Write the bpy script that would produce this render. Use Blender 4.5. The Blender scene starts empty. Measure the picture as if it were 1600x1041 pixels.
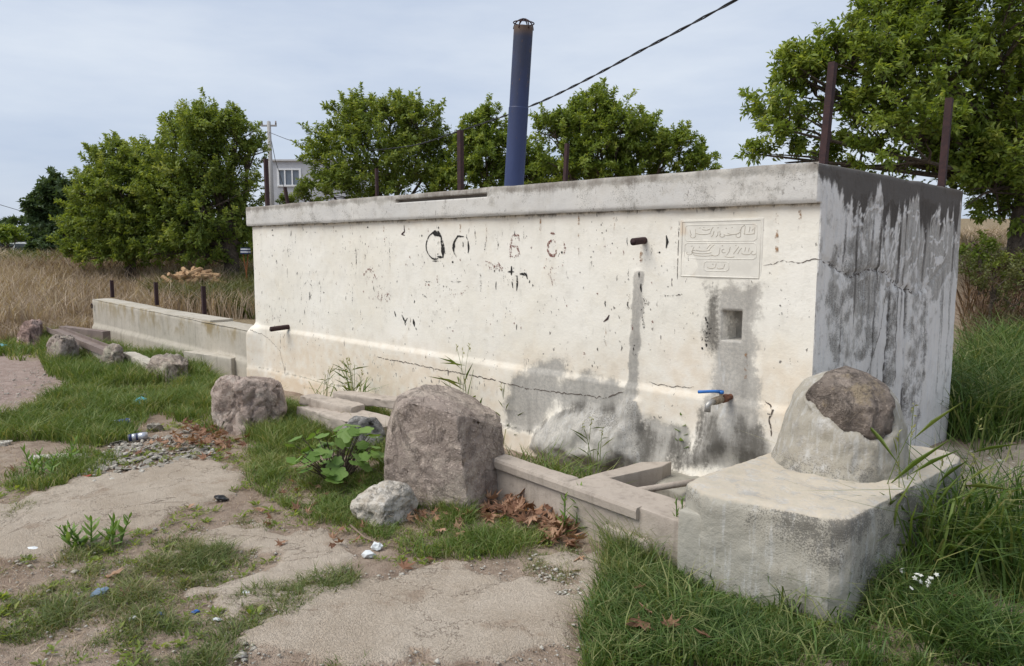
import bpy, bmesh, math, random
import numpy as np
from mathutils import Vector, Matrix, noise as mnoise

SC = bpy.context.scene
COL = SC.collection
rng = np.random.default_rng(7)
random.seed(7)
PI = math.pi

# ------------------------------------------------------------------ camera
# World frame: the tank's front face runs along X (right = +X) at y = 0, the
# camera stands on the -Y side.  CAM etc. are also used by the helpers below.
FPX, HY, CAMH = 1162.0, 385.5, 1.6
PITCH = math.atan((520.5 - HY) / FPX)
ANG = math.radians(44.6306)
CAM = np.array([1.821, -4.602, CAMH])
MW = np.array([[math.cos(ANG), -math.sin(ANG), 0], [math.sin(ANG), math.cos(ANG), 0], [0, 0, 1]])
FWD = MW @ np.array([0, 1, 0.])
RGT = MW @ np.array([1., 0, 0])
_F = np.array([0, math.cos(PITCH), -math.sin(PITCH)])
_U = np.array([0, math.sin(PITCH), math.cos(PITCH)])

cam_d = bpy.data.cameras.new("camera")
cam_d.sensor_width = 36.0
cam_d.lens = 36.0 * FPX / 1600.0
cam_d.clip_start = 0.05
cam_d.clip_end = 3000
cam = bpy.data.objects.new("camera", cam_d)
COL.objects.link(cam)
cam.location = CAM
cam.rotation_euler = (PI / 2 - PITCH, 0, ANG)
SC.camera = cam
SC.render.resolution_x, SC.render.resolution_y = 1024, 666

# ------------------------------------------------------------------ sky, sun, exposure
SUN_DIR = Vector((-0.28, -0.66, 1.0)).normalized()        # towards the sun
sun_el = math.asin(SUN_DIR.z)
sun_az = math.atan2(SUN_DIR.x, SUN_DIR.y)
world = bpy.data.worlds.new("World")
SC.world = world
world.use_nodes = True
wn, wl = world.node_tree.nodes, world.node_tree.links
wn.clear()
w_out = wn.new("ShaderNodeOutputWorld")
w_bg = wn.new("ShaderNodeBackground")
w_bg.inputs["Strength"].default_value = 0.1
w_sky = wn.new("ShaderNodeTexSky")
w_sky.sky_type = 'NISHITA'
w_sky.sun_disc = False
w_sky.sun_elevation = sun_el
w_sky.sun_rotation = sun_az
w_sky.air_density = 1.0
w_sky.dust_density = 2.0
w_sky.ozone_density = 1.5
w_tc = wn.new("ShaderNodeTexCoord")
w_map = wn.new("ShaderNodeMapping")
w_map.inputs["Scale"].default_value = (1.0, 1.0, 4.2)
w_map.inputs["Location"].default_value = (0.3, 0.7, 0.1)
w_n1 = wn.new("ShaderNodeTexNoise")
w_n1.inputs["Scale"].default_value = 2.2
w_n1.inputs["Detail"].default_value = 7
w_n1.inputs["Roughness"].default_value = 0.55
w_r = wn.new("ShaderNodeValToRGB")
w_r.color_ramp.elements[0].position = 0.34
w_r.color_ramp.elements[0].color = (4.05, 4.72, 5.95, 1)
w_r.color_ramp.elements[1].position = 0.74
w_r.color_ramp.elements[1].color = (6.0, 6.45, 7.1, 1)
w_mix = wn.new("ShaderNodeMixRGB")
w_mix.inputs[0].default_value = 0.86
wl.new(w_tc.outputs["Generated"], w_map.inputs["Vector"])
wl.new(w_map.outputs[0], w_n1.inputs["Vector"])
wl.new(w_n1.outputs["Fac"], w_r.inputs[0])
wl.new(w_sky.outputs[0], w_mix.inputs[1])
wl.new(w_r.outputs[0], w_mix.inputs[2])
wl.new(w_mix.outputs[0], w_bg.inputs["Color"])
wl.new(w_bg.outputs[0], w_out.inputs["Surface"])

sun_d = bpy.data.lights.new("sun", 'SUN')
sun_d.energy = 2.4
sun_d.angle = math.radians(42)
sun_d.color = (1.0, 0.95, 0.87)
sun = bpy.data.objects.new("sun", sun_d)
COL.objects.link(sun)
sun.rotation_euler = SUN_DIR.to_track_quat('Z', 'Y').to_euler()
sun.location = (-4, -10, 12)

SC.view_settings.view_transform = 'Standard'
SC.view_settings.look = 'None'
SC.view_settings.exposure = 0.42
SC.view_settings.gamma = 1.0
SC.view_settings.use_curve_mapping = False
SC.cycles.max_bounces = 6
SC.cycles.transparent_max_bounces = 8
SC.cycles.use_denoising = True

# ------------------------------------------------------------------ geometry helpers
def ray(px, py):
    d = np.array([(px - 800) / FPX, 0, 0]) - (py - 520.5) / FPX * _U + _F
    return MW @ d
def on_z(px, py, z):
    d = ray(px, py); return CAM + d * ((z - CAM[2]) / d[2])
def on_y(px, py, y=0.0):
    d = ray(px, py); return CAM + d * ((y - CAM[1]) / d[1])
def on_x(px, py, x=0.0):
    d = ray(px, py); return CAM + d * ((x - CAM[0]) / d[0])
def at(px, py, D):
    d = ray(px, py); return CAM + d * (D / (d @ FWD))
def wall(px, py):
    p = on_y(px, py, 0.0); return (p[0], p[2])

def _hash(ix, iy, iz, seed):
    h = (ix.astype(np.int64) * 374761393 + iy.astype(np.int64) * 668265263 + iz.astype(np.int64) * 2147483647 + seed * 1274126177) & 0xffffffff
    h = ((h ^ (h >> 13)) * 1274126177) & 0xffffffff
    h = (h ^ (h >> 16)) & 0xffffff
    return h / float(0xffffff)
def vnoise(x, y, z=0.0, seed=0):
    x, y, z = np.broadcast_arrays(np.asarray(x, float), np.asarray(y, float), np.asarray(z, float))
    fx, fy, fz = np.floor(x), np.floor(y), np.floor(z)
    u, v, w = x - fx, y - fy, z - fz
    u, v, w = u * u * (3 - 2 * u), v * v * (3 - 2 * v), w * w * (3 - 2 * w)
    r = 0
    for a in (0, 1):
        for b in (0, 1):
            for c in (0, 1):
                r = r + _hash(fx + a, fy + b, fz + c, seed) * (u if a else 1 - u) * (v if b else 1 - v) * (w if c else 1 - w)
    return r
def fbm(x, y, z=0.0, seed=0, oct=4, gain=0.5):
    r, a, s, t = 0, 1.0, 1.0, 0
    for i in range(oct):
        r = r + a * vnoise(np.asarray(x) * s, np.asarray(y) * s, np.asarray(z) * s, seed + i)
        t += a; a *= gain; s *= 2.03
    return r / t
def sstep(a, b, x):
    t = np.clip((np.asarray(x, float) - a) / (b - a), 0, 1); return t * t * (3 - 2 * t)
def poly_sd(P, x, y):
    """signed distance (negative inside) of points to a polygon"""
    x = np.asarray(x, float); y = np.asarray(y, float)
    d = np.full(x.shape, 1e9); ins = np.zeros(x.shape, bool)
    n = len(P)
    for i in range(n):
        ax, ay = P[i]; bx, by = P[(i + 1) % n]
        ex, ey = bx - ax, by - ay
        t = np.clip(((x - ax) * ex + (y - ay) * ey) / (ex * ex + ey * ey + 1e-12), 0, 1)
        d = np.minimum(d, (x - ax - t * ex) ** 2 + (y - ay - t * ey) ** 2)
        c = ((ay > y) != (by > y)) & (x < (bx - ax) * (y - ay) / (by - ay + 1e-12) + ax)
        ins ^= c
    d = np.sqrt(d)
    return np.where(ins, -d, d)
def line_d(P, x, y):
    d = np.full(np.shape(x), 1e9)
    for i in range(len(P) - 1):
        ax, ay = P[i]; bx, by = P[i + 1]
        ex, ey = bx - ax, by - ay
        t = np.clip(((x - ax) * ex + (y - ay) * ey) / (ex * ex + ey * ey + 1e-12), 0, 1)
        d = np.minimum(d, (x - ax - t * ex) ** 2 + (y - ay - t * ey) ** 2)
    return np.sqrt(d)

def terrain(x, y):
    x = np.asarray(x, float); y = np.asarray(y, float)
    dx, dy = x - CAM[0], y - CAM[1]
    D = dx * FWD[0] + dy * FWD[1]
    lat = dx * RGT[0] + dy * RGT[1]
    s = lat / np.maximum(D, 2.0)
    left = 1.05 * sstep(13.5, 27, D) + 0.25 * sstep(27, 140, D)
    right = 0.25 * sstep(7.5, 10.5, D) + 1.55 * sstep(10.3, 14.5, D) + 1.5 * sstep(15, 42, D)
    w = sstep(0.05, 0.42, s)
    z = -0.2 + left * (1 - w) + right * w
    z = z + (fbm(x * 0.8, y * 0.8, 0, 3) - 0.5) * 0.05 + (fbm(x * 4, y * 4, 0, 5, 3) - 0.5) * 0.018
    z = z + (fbm(x * 0.05, y * 0.05, 0, 9) - 0.5) * 0.8 * sstep(30, 120, D)
    return z
def tz(x, y):
    return float(terrain(np.array([x]), np.array([y]))[0])
_TS = np.concatenate([[1.5], 1.5 * np.cumprod(np.full(420, 1.0145))])
def G(px, py):
    """point of the terrain seen in that direction"""
    d = ray(px, py); ts = _TS
    for i in range(3):
        P = CAM + d * ts[:, None]
        below = P[:, 2] < terrain(P[:, 0], P[:, 1])
        k = int(np.argmax(below)) if below.any() else len(ts) - 1
        if i < 2: ts = np.linspace(ts[max(k - 1, 0)], ts[k], 14)
    return P[k]
def gpoly(pts):
    return [tuple(G(a, b)[:2]) for a, b in pts]

def tag(o, label=None, cat=None, group=None, kind=None):
    if label: o["label"] = label
    if cat: o["category"] = cat
    if group: o["group"] = group
    if kind: o["kind"] = kind
    return o
def empty(name, loc=(0, 0, 0), rz=0.0):
    o = bpy.data.objects.new(name, None); COL.objects.link(o)
    o.location = loc; o.rotation_euler = (0, 0, rz); o.empty_display_size = 0.2
    return o
def link(name, me, mat=None, parent=None):
    o = bpy.data.objects.new(name, me); COL.objects.link(o)
    if mat is not None and not me.materials: me.materials.append(mat)
    if parent is not None:
        o.parent = parent
        o.matrix_parent_inverse = Matrix.Translation(parent.location).inverted() if not any(parent.rotation_euler) else (Matrix.Translation(parent.location) @ parent.rotation_euler.to_matrix().to_4x4()).inverted()
    return o
def fast_mesh(name, V, Fc, attrs=None, smooth=False):
    """V (n,3); Fc (m,k) all faces with k corners"""
    V = np.ascontiguousarray(V, dtype=np.float32); Fc = np.ascontiguousarray(Fc, dtype=np.int32)
    me = bpy.data.meshes.new(name)
    m, k = Fc.shape
    me.vertices.add(len(V)); me.vertices.foreach_set("co", V.ravel())
    me.loops.add(m * k); me.loops.foreach_set("vertex_index", Fc.ravel())
    me.polygons.add(m)
    me.polygons.foreach_set("loop_start", np.arange(0, m * k, k, dtype=np.int32))
    if smooth: me.polygons.foreach_set("use_smooth", np.ones(m, dtype=bool))
    me.update(calc_edges=True)
    for n, a in (attrs or {}).items():
        at_ = me.attributes.new(n, 'FLOAT', 'POINT')
        at_.data.foreach_set("value", np.ascontiguousarray(a, dtype=np.float32).ravel())
    return me
def bm_mesh(name, bm, smooth=False):
    me = bpy.data.meshes.new(name); bm.normal_update(); bm.to_mesh(me); bm.free()
    if smooth:
        me.polygons.foreach_set("use_smooth", np.ones(len(me.polygons), dtype=bool))
    return me
def tube_data(pts, rads, seg=8, cap=True):
    P = [Vector(p) for p in pts]; n = len(P)
    if not hasattr(rads, '__len__'): rads = [rads] * n
    V, F = [], []
    up = Vector((0, 0, 1))
    t0 = (P[1] - P[0]).normalized()
    a = t0.cross(up)
    if a.length < 1e-3: a = t0.cross(Vector((1, 0, 0)))
    a.normalize()
    for i in range(n):
        t = (P[min(i + 1, n - 1)] - P[max(i - 1, 0)]).normalized()
        a = (a - t * a.dot(t)).normalized(); b = t.cross(a)
        for k in range(seg):
            an = 2 * PI * k / seg
            V.append(P[i] + (a * math.cos(an) + b * math.sin(an)) * rads[i])
    for i in range(n - 1):
        for k in range(seg):
            k2 = (k + 1) % seg
            F.append((i * seg + k, i * seg + k2, (i + 1) * seg + k2, (i + 1) * seg + k))
    if cap:
        F.append(tuple(range(seg - 1, -1, -1))); F.append(tuple((n - 1) * seg + k for k in range(seg)))
    return V, F
class MB:
    def __init__(s): s.V, s.F = [], []
    def add(s, V, F):
        o = len(s.V); s.V += [tuple(v) for v in V]; s.F += [tuple(i + o for i in f) for f in F]; return s
    def tube(s, pts, r, seg=8, cap=True): return s.add(*tube_data(pts, r, seg, cap))
    def box(s, x0, x1, y0, y1, z0, z1, M=None):
        V = [Vector((x, y, z)) for z in (z0, z1) for y in (y0, y1) for x in (x0, x1)]
        if M is not None: V = [M @ v for v in V]
        return s.add(V, [(0, 2, 3, 1), (4, 5, 7, 6), (0, 1, 5, 4), (2, 6, 7, 3), (0, 4, 6, 2), (1, 3, 7, 5)])
    def mesh(s, name, smooth=False):
        me = bpy.data.meshes.new(name); me.from_pydata(s.V, [], s.F); me.update()
        if smooth: me.polygons.foreach_set("use_smooth", np.ones(len(me.polygons), dtype=bool))
        return me
    def build(s, name, mat, parent=None, smooth=False, bevel=0.0):
        me = s.mesh(name, smooth)
        if bevel:
            bm = bmesh.new(); bm.from_mesh(me)
            bmesh.ops.bevel(bm, geom=bm.edges[:], offset=bevel, segments=2, affect='EDGES', profile=0.6)
            bm.to_mesh(me); bm.free()
        return link(name, me, mat, parent)

# ------------------------------------------------------------------ materials
class NT:
    def __init__(s, name):
        s.m = bpy.data.materials.new(name); s.m.use_nodes = True
        s.n, s.l = s.m.node_tree.nodes, s.m.node_tree.links
        s.n.clear()
        s.out = s.n.new("ShaderNodeOutputMaterial")
        s.co = s.n.new("ShaderNodeTexCoord").outputs["Object"]
    def node(s, t, **k):
        x = s.n.new(t)
        for a, b in k.items(): setattr(x, a, b)
        return x
    def set(s, sock, v):
        if isinstance(v, bpy.types.NodeSocket): s.l.new(v, sock)
        elif isinstance(v, (tuple, list)) and len(v) == 3 and sock.type == 'RGBA': sock.default_value = (*v, 1)
        else: sock.default_value = v
    def noise(s, scale, detail=4, rough=0.55, stretch=None, vec=None, dist=0.0, off=None):
        v = vec or s.co
        if stretch or off:
            mp = s.node("ShaderNodeMapping"); s.l.new(v, mp.inputs["Vector"])
            if stretch: mp.inputs["Scale"].default_value = stretch
            if off: mp.inputs["Location"].default_value = off
            v = mp.outputs[0]
        x = s.node("ShaderNodeTexNoise"); s.l.new(v, x.inputs["Vector"])
        x.inputs["Scale"].default_value = scale; x.inputs["Detail"].default_value = detail
        x.inputs["Roughness"].default_value = rough; x.inputs["Distortion"].default_value = dist
        return x.outputs["Fac"]
    def voro(s, scale, feature='F1', stretch=None):
        v = s.co
        if stretch:
            mp = s.node("ShaderNodeMapping"); s.l.new(v, mp.inputs["Vector"]); mp.inputs["Scale"].default_value = stretch; v = mp.outputs[0]
        x = s.node("ShaderNodeTexVoronoi", feature=feature); s.l.new(v, x.inputs["Vector"]); x.inputs["Scale"].default_value = scale
        return x.outputs["Distance"]
    def attr(s, name):
        return s.node("ShaderNodeAttribute", attribute_name=name).outputs["Fac"]
    def math(s, op, a, b=0.0, c=None, clamp=False):
        x = s.node("ShaderNodeMath", operation=op, use_clamp=clamp)
        s.set(x.inputs[0], a); s.set(x.inputs[1], b)
        if c is not None: s.set(x.inputs[2], c)
        return x.outputs[0]
    def rng(s, v, a, b, c=0.0, d=1.0):
        x = s.node("ShaderNodeMapRange", clamp=True, interpolation_type='SMOOTHSTEP')
        s.set(x.inputs[0], v)
        for i, q in enumerate((a, b, c, d)): s.set(x.inputs[i + 1], q)
        return x.outputs[0]
    def mix(s, f, a, b, mode='MIX'):
        x = s.node("ShaderNodeMixRGB", blend_type=mode)
        s.set(x.inputs[0], f); s.set(x.inputs[1], a); s.set(x.inputs[2], b)
        return x.outputs[0]
    def bump(s, h, strength=0.5, dist=0.01, normal=None):
        x = s.node("ShaderNodeBump"); x.inputs["Strength"].default_value = strength; x.inputs["Distance"].default_value = dist
        s.set(x.inputs["Height"], h)
        if normal is not None: s.l.new(normal, x.inputs["Normal"])
        return x.outputs[0]
    def bsdf(s, col, rough=0.85, normal=None, spec=0.3, metal=0.0, alpha=None):
        b = s.node("ShaderNodeBsdfPrincipled")
        s.set(b.inputs["Base Color"], col); s.set(b.inputs["Roughness"], rough)
        b.inputs["Specular IOR Level"].default_value = spec; s.set(b.inputs["Metallic"], metal)
        if normal is not None: s.l.new(normal, b.inputs["Normal"])
        if alpha is not None: s.set(b.inputs["Alpha"], alpha)
        return b.outputs[0]
    def done(s, sh):
        s.l.new(sh, s.out.inputs["Surface"]); return s.m

def plaster(name, A, B, warm=(0.66, 0.53, 0.38), grey=(0.38, 0.365, 0.335), greyB=(0.48, 0.455, 0.41), dark=(0.07, 0.065, 0.057),
            chips=0.0, speck0=0.0, bump=0.35, edge=.75, wash=.22, stk=7):
    """old paint / render: attributes grey, dark, warm, speck drive where it has gone; dark also carries painted shade"""
    t = NT(name)
    n1 = t.noise(1.1, 5, 0.6); n2 = t.noise(9, 5, 0.6); n3 = t.noise(45, 4, 0.65)
    st = t.noise(stk, 6, .65, stretch=(1, 1, 0.13 if stk < 10 else .07)); st2 = t.noise(26, 5, 0.7, stretch=(1, 1, 0.1))
    col = t.mix(t.rng(n1, .3, .7), A, B)
    col = t.mix(t.rng(st, .52, .80, 0, .30), col, tuple(c * .62 for c in A))
    col = t.mix(t.rng(n2, .5, .78, 0, wash), col, tuple(c * .70 for c in B))
    bl = t.noise(3.3, 6, .7, dist=.6, off=(2, 6, 3))
    col = t.mix(t.rng(bl, .50, .74, 0, .38), col, tuple(c * k for c, k in zip(A, (.86, .80, .70))))
    col = t.mix(t.rng(st2, .60, .80, 0, .30), col, tuple(c * .55 for c in A))
    w = t.math('MULTIPLY', t.attr("warm"), t.rng(n2, .25, .62, .25, 1))
    col = t.mix(w, col, warm)
    if chips:
        ch = t.noise(30, 3, .6, stretch=(1, 1, .55)); cm = t.noise(2.4, 3, .5)
        f = t.math('MULTIPLY', t.rng(ch, .645, .68), t.rng(cm, .44, .60))
        col = t.mix(t.math('MULTIPLY', f, chips), col, (0.20, 0.185, 0.165))
        ch2 = t.noise(16, 3, .6, stretch=(1.6, 1.6, .35), off=(3, 1, 7)); cm2 = t.noise(1.7, 3, .5, off=(9, 4, 2))
        f2 = t.math('MULTIPLY', t.rng(ch2, .665, .70), t.rng(cm2, .45, .6))
        col = t.mix(t.math('MULTIPLY', f2, chips), col, (0.17, 0.15, 0.14))
    # bare grey render
    e = t.math('ADD', t.math('MULTIPLY', t.math('SUBTRACT', n2, .5), edge), t.math('MULTIPLY', t.math('SUBTRACT', n3, .5), .5))
    gf = t.rng(t.math('ADD', t.attr("grey"), e), .36, .66)
    gcol = t.mix(t.rng(n3, .35, .65), grey, greyB)
    gcol = t.mix(t.rng(st, .4, .7, 0, .55), gcol, tuple(c * .6 for c in grey))
    col = t.mix(gf, col, gcol)
    # white lime runs
    lf = t.math('MULTIPLY', t.attr("lime"), t.rng(st2, .5, .66))
    col = t.mix(lf, col, (0.62, 0.63, 0.63))
    # dark damp in vertical runs, and shade painted in the slot, block and mound
    e2 = t.math('ADD', t.math('MULTIPLY', t.math('SUBTRACT', st, .5), 1.3), t.math('MULTIPLY', t.math('SUBTRACT', n3, .5), .55))
    df = t.rng(t.math('ADD', t.attr("dark"), e2), .34, .80, 0, .90)
    col = t.mix(df, col, t.mix(n2, dark, tuple(c * 2.1 for c in dark)))
    # black fungus specks
    sp = t.noise(120, 4, .75); sp2 = t.noise(4.5, 6, .7)
    sa = t.math('ADD', t.attr("speck"), speck0)
    thr = t.math('SUBTRACT', .80, t.math('MULTIPLY', t.math('MULTIPLY', sa, t.rng(sp2, .3, .62, .35, 1)), .34))
    sf = t.rng(t.math('SUBTRACT', sp, thr), -.02, .07)
    col = t.mix(t.math('MULTIPLY', sf, .66), col, (0.105, 0.10, 0.09))
    h = t.math('ADD', t.math('MULTIPLY', n3, .5), t.math('ADD', t.math('MULTIPLY', gf, -.5), t.math('MULTIPLY', n2, .8)))
    h = t.math('ADD', h, t.math('MULTIPLY', sp, t.math('MULTIPLY', sa, .5)))
    return t.done(t.bsdf(col, .9, t.bump(h, bump, .012), .2))

def concrete(name, A, B, C, moss=None, scale=1.0, bump=.4, streak=True):
    t = NT(name)
    n1 = t.noise(2.2 * scale, 5, .6); n2 = t.noise(14 * scale, 5, .65); n3 = t.noise(90 * scale, 3, .7)
    col = t.mix(t.rng(n1, .3, .7), A, B)
    col = t.mix(t.rng(n2, .5, .75, 0, .7), col, C)
    if streak:
        st = t.noise(9 * scale, 5, .65, stretch=(1, 1, .12))
        col = t.mix(t.rng(st, .5, .75, 0, .55), col, tuple(c * .55 for c in C))
    if moss is not None:
        mn = t.noise(3.1 * scale, 4, .6, stretch=(1, 1, .6), off=(5, 2, 1))
        col = t.mix(t.math('MULTIPLY', t.rng(mn, .46, .62), t.attr("moss")), col, moss)
    col = t.mix(t.rng(n3, .62, .72, 0, .55), col, tuple(c * .5 for c in A))
    h = t.math('ADD', t.math('MULTIPLY', n2, .8), t.math('MULTIPLY', n3, .4))
    return t.done(t.bsdf(col, .92, t.bump(h, bump, .012), .2))

def rockmat(name, A, B, C, L=None, lich=.62):
    t = NT(name)
    n1 = t.noise(3, 6, .62, dist=.5); n2 = t.noise(15, 6, .72); n3 = t.noise(55, 4, .8); n4 = t.noise(7, 6, .7, dist=1.2, off=(3, 5, 9))
    vo = t.voro(38)
    col = t.mix(t.rng(n1, .42, .58), A, B)
    col = t.mix(t.rng(n2, .45, .66, 0, .85), col, C)
    col = t.mix(t.rng(n4, .56, .66, 0, .6), col, tuple(min(.8, c * 1.35) for c in B))
    col = t.mix(t.rng(n3, .55, .68, 0, .5), col, tuple(c * .48 for c in A))
    col = t.mix(t.rng(vo, .10, .26, .55, 0), col, tuple(min(.8, c * 1.5) for c in B))
    cr = t.math('ABSOLUTE', t.math('SUBTRACT', t.noise(2.6, 7, .68, dist=.8, off=(1, 7, 4)), .5))
    crk = t.rng(cr, .004, .016, 1, 0)
    col = t.mix(t.math('MULTIPLY', crk, .35), col, tuple(c * .4 for c in A))
    if L is not None:
        ln = t.noise(5.2, 5, .65, off=(4, 8, 1))
        col = t.mix(t.rng(ln, lich - .05, lich + .06, 0, .85), col, L)
    h = t.math('ADD', t.math('MULTIPLY', n2, 1.3), t.math('MULTIPLY', n3, .8))
    h = t.math('ADD', h, t.math('MULTIPLY', n4, 1.2)); h = t.math('SUBTRACT', h, t.math('MULTIPLY', crk, .35))
    return t.done(t.bsdf(col, .92, t.bump(h, .9, .028), .2))

def rusty(name, A=(0.050, 0.027, 0.027), B=(0.034, 0.020, 0.022), C=(0.085, 0.040, 0.030)):
    t = NT(name)
    n1 = t.noise(12, 5, .65); n2 = t.noise(60, 4, .7)
    col = t.mix(t.rng(n1, .35, .65), A, B); col = t.mix(t.rng(n2, .52, .72, 0, .6), col, C)
    return t.done(t.bsdf(col, .85, t.bump(n2, .4, .004), .3))

def plain(name, col, rough=.6, spec=.4, metal=0.0, var=.25, scale=20, bump=0.1):
    t = NT(name); n = t.noise(scale, 4, .6)
    c = t.mix(t.rng(n, .3, .75), col, tuple(x * (1 - var) for x in col))
    return t.done(t.bsdf(c, rough, t.bump(n, bump, .004), spec, metal))

def leafmat(name, A, B, C, trans=.35, rough=.5):
    """A/B/C chosen by the per-leaf attribute rnd"""
    t = NT(name)
    r = t.attr("rnd")
    ramp = t.node("ShaderNodeValToRGB"); t.l.new(r, ramp.inputs[0])
    e = ramp.color_ramp.elements
    e[0].position = 0.0; e[0].color = (*A, 1); e[1].position = 1.0; e[1].color = (*C, 1)
    m = e.new(.5); m.color = (*B, 1)
    col = ramp.outputs[0]
    b = t.bsdf(col, rough, None, .35)
    tr = t.node("ShaderNodeBsdfTranslucent")
    t.set(tr.inputs[0], t.mix(1.0, col, (1.25, 1.15, .55), 'MULTIPLY'))
    mx = t.node("ShaderNodeMixShader"); mx.inputs[0].default_value = trans
    t.l.new(b, mx.inputs[1]); t.l.new(tr.outputs[0], mx.inputs[2])
    return t.done(mx.outputs[0])

def wornpaint(name, col, lo=.42, hi=.52, scale=60):
    t = NT(name); n = t.noise(scale, 4, .6); n2 = t.noise(12, 3, .6)
    a = t.rng(t.math('ADD', t.math('MULTIPLY', n, .7), t.math('MULTIPLY', n2, .3)), lo, hi)
    return t.done(t.bsdf(col, .8, None, .2, alpha=a))
M_WALL = plaster("wall_paint", (0.80, 0.775, 0.71), (0.75, 0.715, 0.63), chips=1.0, wash=.42)
M_SIDE = plaster("side_paint", (0.80, 0.775, 0.73), (0.71, 0.69, 0.65), grey=(.37, .35, .315), greyB=(.53, .505, .46), dark=(.036, .030, .025), bump=.8, edge=1.25, wash=.5, stk=15)
M_BEAM = plaster("cornice_paint", (0.54, 0.53, 0.51), (0.62, 0.60, 0.56), chips=.6, dark=(.13, .115, .10), speck0=.25, edge=1.0, wash=.5)
M_BLOCK = plaster("block_render", (0.36, 0.345, 0.30), (0.44, 0.41, 0.345), dark=(.075, .07, .06), speck0=.12, bump=.8, edge=1.0, wash=.6)
M_MORTAR = plaster("mortar", (0.30, 0.285, 0.245), (0.37, 0.345, 0.29), dark=(.10, .095, .08), speck0=.18, bump=.9, edge=1.0, wash=.6)
M_CURB = concrete("curb_concrete", (.37, .32, .275), (.44, .385, .33), (.28, .24, .205), streak=True, bump=.6)
M_LOW = concrete("low_wall_concrete", (.42, .385, .32), (.48, .44, .375), (.33, .30, .24), moss=(.24, .175, .07))
M_RUST = rusty("rust"); M_RUST2 = rusty("rust_bright", (.16, .07, .04), (.09, .04, .03), (.28, .13, .07))
M_BROWNBEAM = concrete("brown_steel", (.19, .15, .135), (.26, .21, .185), (.15, .12, .11), streak=False)
M_ROCK_A = rockmat("rock_big", (.39, .32, .275), (.52, .44, .37), (.32, .26, .225))
M_ROCK_B = rockmat("rock_pink", (.44, .35, .30), (.55, .455, .395), (.34, .26, .22), L=(.62, .55, .48), lich=.58)
M_ROCK_C = rockmat("rock_reddish", (.36, .25, .215), (.45, .34, .30), (.24, .165, .145))
M_ROCK_D = rockmat("rock_lichen", (.34, .285, .245), (.46, .385, .32), (.24, .20, .17), L=(.45, .42, .33), lich=.57)
M_ROCK_W = rockmat("limestone", (.66, .61, .53), (.74, .70, .63), (.56, .49, .40), L=(.44, .41, .35), lich=.72)
M_ROCK_G = rockmat("rock_grey", (.26, .255, .25), (.36, .35, .335), (.20, .195, .19))
M_ROCK_K = rockmat("rock_dark", (.20, .165, .14), (.30, .25, .21), (.12, .10, .085), L=(.36, .29, .20), lich=.60)
M_CHIP = rockmat("plaster_chips", (.60, .555, .47), (.70, .66, .58), (.50, .44, .36))
M_CRACK = wornpaint("crack_shadow", (.11, .09, .075), .40, .50, 35)
M_BARK = rockmat("bark", (.10, .08, .062), (.15, .12, .095), (.06, .048, .04))
M_LEAF_L = leafmat("leaves_mid", (.105, .160, .032), (.220, .295, .058), (.40, .44, .13), .48)
M_LEAF_R = leafmat("leaves_bright", (.100, .158, .028), (.215, .295, .050), (.40, .45, .13), .48)
M_LEAF_F = leafmat("leaves_far", (.050, .085, .034), (.075, .120, .045), (.11, .16, .06))
M_LEAF_OL = leafmat("leaves_olive", (.09, .11, .035), (.14, .155, .055), (.20, .20, .085))
M_GRASS = leafmat("grass_green", (.080, .140, .026), (.160, .230, .050), (.38, .36, .16), .35)
M_GRASS_D = leafmat("grass_deep", (.038, .082, .016), (.105, .180, .040), (.32, .33, .14), .35)
M_GRASS_S = leafmat("grass_short", (.080, .125, .030), (.165, .205, .062), (.36, .31, .17), .3)
M_DRY = leafmat("grass_dry", (.29, .22, .165), (.44, .345, .26), (.60, .51, .39), .25, .7)
M_BROWN = leafmat("weeds_brown", (.085, .055, .036), (.15, .095, .06), (.27, .18, .11), .2, .7)
M_PLANT = leafmat("plant_leaf", (.10, .19, .040), (.165, .275, .062), (.27, .39, .11), .35, .5)
M_DEADLEAF = leafmat("dead_leaf", (.17, .085, .052), (.29, .155, .095), (.44, .28, .185), .2, .7)

# ------------------------------------------------------------------ ground
CONC = [gpoly(p) for p in (
    [(380, 1045), (395, 1000), (470, 958), (560, 918), (640, 898), (700, 882), (765, 892), (830, 872), (905, 905), (925, 945), (905, 975), (935, 1010), (950, 1045), (690, 1045), (655, 1022), (580, 1026), (520, 1045)],
    [(-60, 800), (60, 775), (150, 750), (235, 738), (330, 722), (368, 742), (352, 772), (305, 795), (275, 822), (180, 832), (110, 852), (20, 866), (-60, 870)],
    [(300, 862), (350, 838), (430, 822), (500, 838), (565, 868), (520, 895), (455, 915), (380, 942), (345, 925), (420, 885)],
    [(1430, 1005), (1530, 995), (1560, 1045), (1450, 1045)],
    [(1490, 708), (1620, 695), (1620, 752), (1505, 760)],
    [(820, 880), (880, 860), (960, 868), (985, 905), (930, 940), (880, 905)])]
PINK = gpoly([(-200, 560), (30, 556), (100, 566), (112, 585), (75, 610), (30, 645), (-30, 670), (-300, 760)])
def ground_masks(x, y):
    w = (fbm(x * 2.2, y * 2.2, 0, 21) - .5) * .62 + (fbm(x * 9, y * 9, 0, 22, 4) - .5) * .30
    c = np.zeros_like(x)
    for P in CONC:
        c = np.maximum(c, sstep(.10, -.10, poly_sd(P, x, y) + w))
    p = sstep(.25, -.25, poly_sd(PINK, x, y) + w * 2)
    return c, p
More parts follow.
